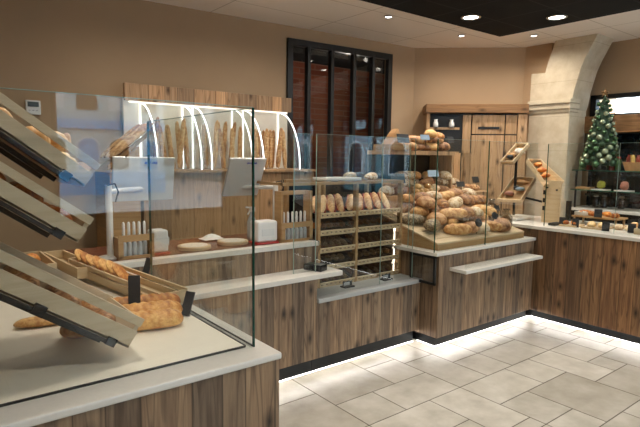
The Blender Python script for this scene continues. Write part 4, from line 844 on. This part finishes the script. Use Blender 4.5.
def blob(name, label, cat, loc, dims, mat, seed=0, group=None, wob=.3):
    m3 = MB(); n, m = 8, 12; vs = []
    for i in range(n + 1):
        a = math.pi * i / n
        for k in range(m):
            b = 2 * math.pi * k / m; p = Vector((math.sin(a) * math.cos(b), math.sin(a) * math.sin(b), -math.cos(a))); q = 1 + wob * noise.noise(p * 1.6 + Vector((seed * 3.1, 0, 0)))
            vs.append((loc[0] + p.x * dims[0] / 2 * q, loc[1] + p.y * dims[1] / 2 * q, loc[2] + dims[2] / 2 + p.z * dims[2] / 2 * q))
    m3.add(vs, [(i * m + k, i * m + (k + 1) % m, (i + 1) * m + (k + 1) % m, (i + 1) * m + k) for i in range(n) for k in range(m)]); o = m3.build(name, mat, smooth=True); return tag(o, label, cat, group)
ct, nr, _ = CR['top']; blob('paper_bag', 'crumpled white bag in the highest tilted crate', 'bag', ct + Vector((.04, -.03, .0)), (.12, .10, .07), 'paper', 3, None, .6); blob('kraft_packet', 'kraft packet in the highest tilted crate', 'packet', ct + Vector((-.04, .03, -.03)), (.09, .09, .05), 'kraft', 5); blob('dark_packet', 'small dark packet low in the highest tilted crate', 'packet', ct + Vector((-.07, .02, -.05)), (.05, .08, .05), 'slate', 6)
ct, nr, _ = CR['low']; blob('blue_packet', 'pale blue packet in the lowest tilted crate', 'packet', ct + Vector((-.02, -.04, -.01)), (.10, .09, .05), 'bluebag', 8); blob('pink_packet', 'pinkish brown packet in the lowest tilted crate', 'packet', ct + Vector((-.07, .06, -.06)), (.09, .10, .05), plain('pink_paper', hexc('9A6A5C'), .6), 9); blob('dark_packet', 'dark packet in the middle of the lowest tilted crate', 'packet', ct + Vector((.02, .03, .01)), (.06, .07, .04), 'slate', 10); blob('kraft_packet', 'kraft packet at the high end of the lowest tilted crate', 'packet', ct + Vector((.08, .0, .06)), (.06, .16, .05), 'kraft', 12)
ct, nr, _ = CR['right']
for i in range(3): blob('biscuit_bag', 'orange brown bag of biscuits in the crate towards the tree, ' + ['low end', 'middle', 'high end'][i], 'bag', ct + Vector((-.06 + i * .06, -.07 + i * .08, -.05 + i * .055)), (.10, .09, .05), 'croissant', 14 + i)

# ================================================================= PASTRIES ON THE PASTRY COUNTER
random.seed(9)
def pboard(label, x0, x1, y0, y1, z=.916, mat='light_wood', h=.015):
    o = thing('serving_board', label, 'board', ((x0 + x1) / 2, (y0 + y1) / 2, z)); MB().box(x0, x1, y0, y1, z, z + h).build('board', mat, o, bevel=.003); return o
pboard('pale serving board of small pastries nearest the plywood stand', 4.90, 5.10, 2.36, 2.52); pboard('pale serving board of tarts in the middle of the pastry counter', 4.92, 5.16, 2.12, 2.32)
pboard('pale box shaped serving board near the frame edge of the pastry counter', 4.92, 5.2, 1.66, 1.86, h=.05); 
rb = thing('raised_board', 'raised brown board on short legs at the back of the pastry counter', 'board', (5.34, 2.34, .916)); MB().box(5.22, 5.46, 2.12, 2.56, .985, 1.0).build('board', 'tray_wood', rb, bevel=.003)
for x in (5.24, 5.43):
    for y in (2.14, 2.53): MB().box(x, x + .015, y, y + .015, .916, .985).build('leg', 'tray_wood', rb)
for i in range(3): put(roll2, (4.96 + (i % 2) * .07, 2.39 + i * .045, .931), (0, 0, 30 * i), 'small glazed pastry on the board nearest the stand, %s from the near end' % ORD[2 - i], 'pastries nearest the stand', .75)
for i in range(4): put(roll, (4.97 + (i % 2) * .10, 2.15 + i * .045, .931), (0, 0, 50 * i), 'pale pastry on the middle board, %s from the near end' % ORD[3 - i] if False else 'pale pastry on the middle board, %s from the near end' % ORD[i], 'pastries on the middle board', .85)
for i in range(4): put(crois, (5.30 + (i % 2) * .09, 2.17 + i * .11, 1.001), (0, 0, 40 * i), 'croissant on the raised brown board, %s from its near end' % ORD[i], 'croissants on the raised board', .9)
for i in range(4): put(bat3, (5.10 + (i % 2) * .10, 1.98 + i * .04, .916), (0, 0, 30 + 25 * i), 'small floury roll on the counter before the raised board, %s from the near end' % ORD[i], 'floury rolls on the pastry counter', .38)
for i in range(3): put(roll2, (5.0 + i * .06, 1.69 + i * .055, .967), (0, 0, 35 * i), 'glazed bun on the box board by the frame edge, %s from the near end' % ORD[i], 'buns on the box board', .8)
for i in range(3): put(roll, (5.42, 1.80 + i * .12, .916), (0, 0, 35 * i), 'pale roll at the back of the pastry counter, %s from the near end' % ORD[i], 'rolls at the back of the pastry counter', 1.0)
for x, y, rz, lab in ((4.93, 2.60, -8, 'black price tag lying flat like at the start of the pastry counter glass'), (4.93, 2.50, -75, 'standing black price tag nearest the plywood stand'), (4.93, 2.375, -75, 'standing black price tag second from the plywood stand'), (4.91, 2.09, -75, 'standing black price tag in front of the pale pastries'), (4.98, 1.90, -75, 'black price tag on the near side of the box board')):
    if 'flat' in lab:
        o = thing('price_holder', 'low black price holder at the start of the pastry counter glass', 'price holder', (x, y, .916)); MB().box(4.85, 5.0, 2.53, 2.60, .916, .94).build('block', 'black', o, bevel=.004); MB().box(4.86, 4.99, 2.54, 2.59, .94, .942).build('face', 'slate', o)
    else: price_tag(lab, (x, y, .916), rz, .085, .062, 12)
price_tag('black price tag standing on the raised brown board', (5.22, 2.30, 1.0), -75, .08, .07, 8); price_tag('black rounded price tag on the box board by the frame edge', (4.94, 1.80, .966), -75, .08, .07, 8)
o = small_crate('white small tray on the raised brown board', 5.24, 5.36, 2.42, 2.54, 1.001, .035, 'white')
o = thing('scale_head', 'dark display head on a stalk at the back of the pastry counter', 'display', (5.46, 2.72, .916)); MB().box(5.44, 5.48, 2.69, 2.73, .916, 1.12).build('stalk', 'black', o); MB().box(5.41, 5.50, 2.66, 2.76, .916, .925).build('foot', 'black', o)
o = small_crate('long white box at the corner where the two counters meet', 4.86, 5.14, 2.95, 3.2, .916, .03, 'white')

# ================================================================= BACK UNIT WITH GLASS SHELVES, BEAM AND TREE
bu = thing('display_unit', 'dark back unit with green edged glass shelves and pale worktop under the beam', 'display unit', (6.6, 2.0, 0))
MB().box(6.40, 6.86, .8, 3.17, 0, .94).build('cabinet', 'plinth', bu); MB().box(6.37, 6.86, .8, 3.18, .94, .972).build('worktop', 'ledge', bu, bevel=.003)
MB().box(6.86, 6.89, .8, 3.18, .972, 1.88).build('back_panel', plain('dark_back_glass', hexc('182024'), .12), bu)
for z in (1.19, 1.425):
    s_ = MB().box(6.36, 6.80, .85, 3.14, z, z + .008).build('glass_shelf', 'glass', bu); m3 = MB(); m3.box(6.355, 6.36, .85, 3.14, z - .001, z + .009); m3.box(6.355, 6.80, 3.14, 3.145, z - .001, z + .009); m3.build('cut_edge', 'glass_shelf', s_)
for y in (.86, 2.0, 3.10):
    for x in (6.40, 6.78): MB().box(x, x + .018, y, y + .018, .972, 1.425).build('upright', 'black', bu)
MB().box(6.80, 6.82, .8, 3.18, 1.10, 1.13).build('rail', 'plinth', bu)
bm_ = tag(MB().box(6.70, 6.90, .6, 3.42, 1.89, 2.095).build('wooden_beam', 'beam', bevel=.006), 'thick rustic oak beam running below the high window', 'beam')
# christmas tree of baubles
TX, TY, TZ, TH = 6.47, 2.865, 1.434, .80
tr = thing('christmas_tree', 'cone shaped christmas tree built of green and silver baubles with a star', 'christmas tree', (TX, TY, TZ))
m3 = MB(); m3.lathe([(.03, .0), (.03, .05), (.17, .06), (.15, .24), (.09, .54), (.035, .80), (.004, .87)], (TX, TY, TZ), 20); m3.build('core', plain('dark_fir', hexc('16301D'), .8, var=.5, scale=60), tr)
m3 = MB(); m3.lathe([(.07, 0), (.075, .02), (.06, .06), (.02, .062)], (TX, TY, TZ), 18); m3.build('pot', 'black', tr)
gm = [plain('green_bauble', hexc('41603F'), .25, metal=.5, var=.1), plain('pale_green_bauble', hexc('93A085'), .25, metal=.6, var=.1), plain('dark_green_bauble', hexc('26422A'), .3, metal=.4, var=.1)]
meshes = []
for g_ in gm:
    q = MB(); q.lathe([(max(.0005, math.sin(math.pi * j / 9)) * 1.0, -math.cos(math.pi * j / 9)) for j in range(10)], (0, 0, 0), 14); b = q.build('bauble', g_, tr, smooth=True, local=False); meshes.append(b)
random.seed(4); N_ = 98; ga = 2.39996
for i in range(N_):
    h = 1 - math.sqrt(1 - (i + .5) / N_ * .985); R_ = .185 * (1 - h) ** .95 + .018; a = i * ga; r_ = random.uniform(.026, .040) * (1.05 - .45 * h)
    src = meshes[random.choice((0, 1, 2, 0, 1, 1))]; b = src if i in (0, 1, 2) and src in meshes and not src.get('u') else src.copy()
    if b is not src: COL.objects.link(b); b.parent = tr
    else: b['u'] = 1
    b.location = (R_ * math.cos(a), R_ * math.sin(a), .05 + h * .91); b.scale = (r_,) * 3
for b in meshes:
    if b.get('u'): del b['u']
    else: b.location = (0, 0, .87); b.scale = (.012,) * 3
m3 = MB(); n = 5; P5 = []
for k in range(10):
    r_ = .058 if k % 2 == 0 else .024; a = math.pi / 2 + k * math.pi / 5; P5.append((r_ * math.cos(a), r_ * math.sin(a)))
sd = Vector((-.79, -.62, 0)); sx_ = Vector((.62, -.79, 0)); cS = Vector((TX, TY, TZ + .905))
vs = [cS + sx_ * p[0] + Vector((0, 0, p[1])) for p in P5] + [cS + sd * .016, cS - sd * .016]
m3.add(vs, [(k, (k + 1) % 10, 10) for k in range(10)] + [((k + 1) % 10, k, 11) for k in range(10)]); m3.build('star', plain('bronze_star', hexc('8C6C48'), .4, metal=.5), tr)
# gift boxes with windows on the middle glass shelf
def gift(label, x, y, z, colr, seed):
    o = thing('cake_box', label, 'box', (x, y, z)); m3 = MB(); m3.box(x - .07, x + .07, y - .085, y + .085, z, z + .012); m3.build('base', 'white', o)
    MB().box(x - .068, x + .068, y - .083, y + .083, z + .012, z + .14).build('clear_lid', 'acrylic', o)
    b = blob('cake', '', '', (x, y, z + .013), (.10, .10, .10), plain('cake_' + str(seed), hexc(colr), .5, var=.15), seed, None, .25); del b['label']; del b['category']; b.parent = o; b.location = -o.location
gift('clear box with a yellow-green cake on the middle glass shelf', 6.45, 2.83, 1.199, 'B5B43C', 2); gift('clear box with a pinkish brown cake on the middle glass shelf', 6.45, 2.57, 1.199, 'A8705E', 4)
pboard('low wooden board on the middle glass shelf by the arch', 6.38, 6.52, 2.93, 3.10, 1.199, 'tray_wood', .03)
def basket(label, x, y, z, w_, h, cols, n=6):
    o = thing('gift_basket', label, 'basket', (x, y, z)); m3 = MB(); m3.lathe([(w_ * .38, 0), (w_ * .5, h * .45), (w_ * .47, h * .46), (w_ * .36, .01), (.002, .01)], (x, y, z), 20); m3.build('basket', 'kraft', o)
    m3 = MB(); m3.lathe([(w_ * .52, h * .45), (w_ * .5, h * .48), (.10 * w_, h * .95), (.02, h)], (x, y, z), 16); m3.build('film_wrap', 'film' if cols is None else 'acrylic', o, smooth=True)
    for i in range(n):
        a = i * 6.28 / n; m3 = MB(); m3.lathe([(.022, 0), (.024, .01), (.024, h * .4), (.012, h * .5), (.012, h * .58)], (x + w_ * .27 * math.cos(a), y + w_ * .27 * math.sin(a), z + .015 + h * .18), 10); m3.build('jar', plain('jar_%s' % (cols[i % len(cols)],), hexc(cols[i % len(cols)]), .3), o, smooth=True)
basket('wide wrapped gift basket with gold topped jars on the upper glass shelf', 6.52, 2.50, 1.434, .26, .22, ['8A3020', 'C2A03A', '6E2418', 'B89850'])
def jar(label, x, y, z, c1, c2, h=.16, r=.03):
    o = thing('preserve_jar', label, 'jar', (x, y, z)); m3 = MB(); m3.lathe([(r, 0), (r * 1.05, .01), (r * 1.05, h * .75), (r * .7, h * .85)], (x, y, z), 14); m3.build('glass_jar', plain('jar_' + c1, hexc(c1), .2), o, smooth=True)
    m3 = MB(); m3.lathe([(r * .8, h * .85), (r * .8, h), (.002, h)], (x, y, z), 14); m3.build('lid', plain('lid_' + c2, hexc(c2), .4), o)
for i, (y, c1, c2, lab) in enumerate(((3.08, '5F6F4A', 'B9B08A', 'green jar with pale lid at the arch end of the upper glass shelf'), (2.99, '7A2A1E', '2D6B3A', 'red jar with green lid left of the tree foot'), (2.73, '6A2A20', 'B9B08A', 'dark red jar with pale lid between the tree and the wrapped basket'), (2.66, '3D5A36', '8A2A20', 'dark green jar with red lid beside the wrapped basket'), (2.36, 'A8323C', 'C9A44A', 'bright red jar beyond the wrapped basket'), (2.28, '8C2A30', '9A9A9A', 'red jar with grey lid at the near end of the upper glass shelf'))):
    jar(lab, 6.46, y, 1.434, c1, c2)
for i, y in enumerate((3.0, 2.9, 2.7)): jar('dark preserve jar on the pale back worktop, %s from the arch' % ORD[i], 6.72, y, .972, '2E2420', '6A5A48', .15, .035)
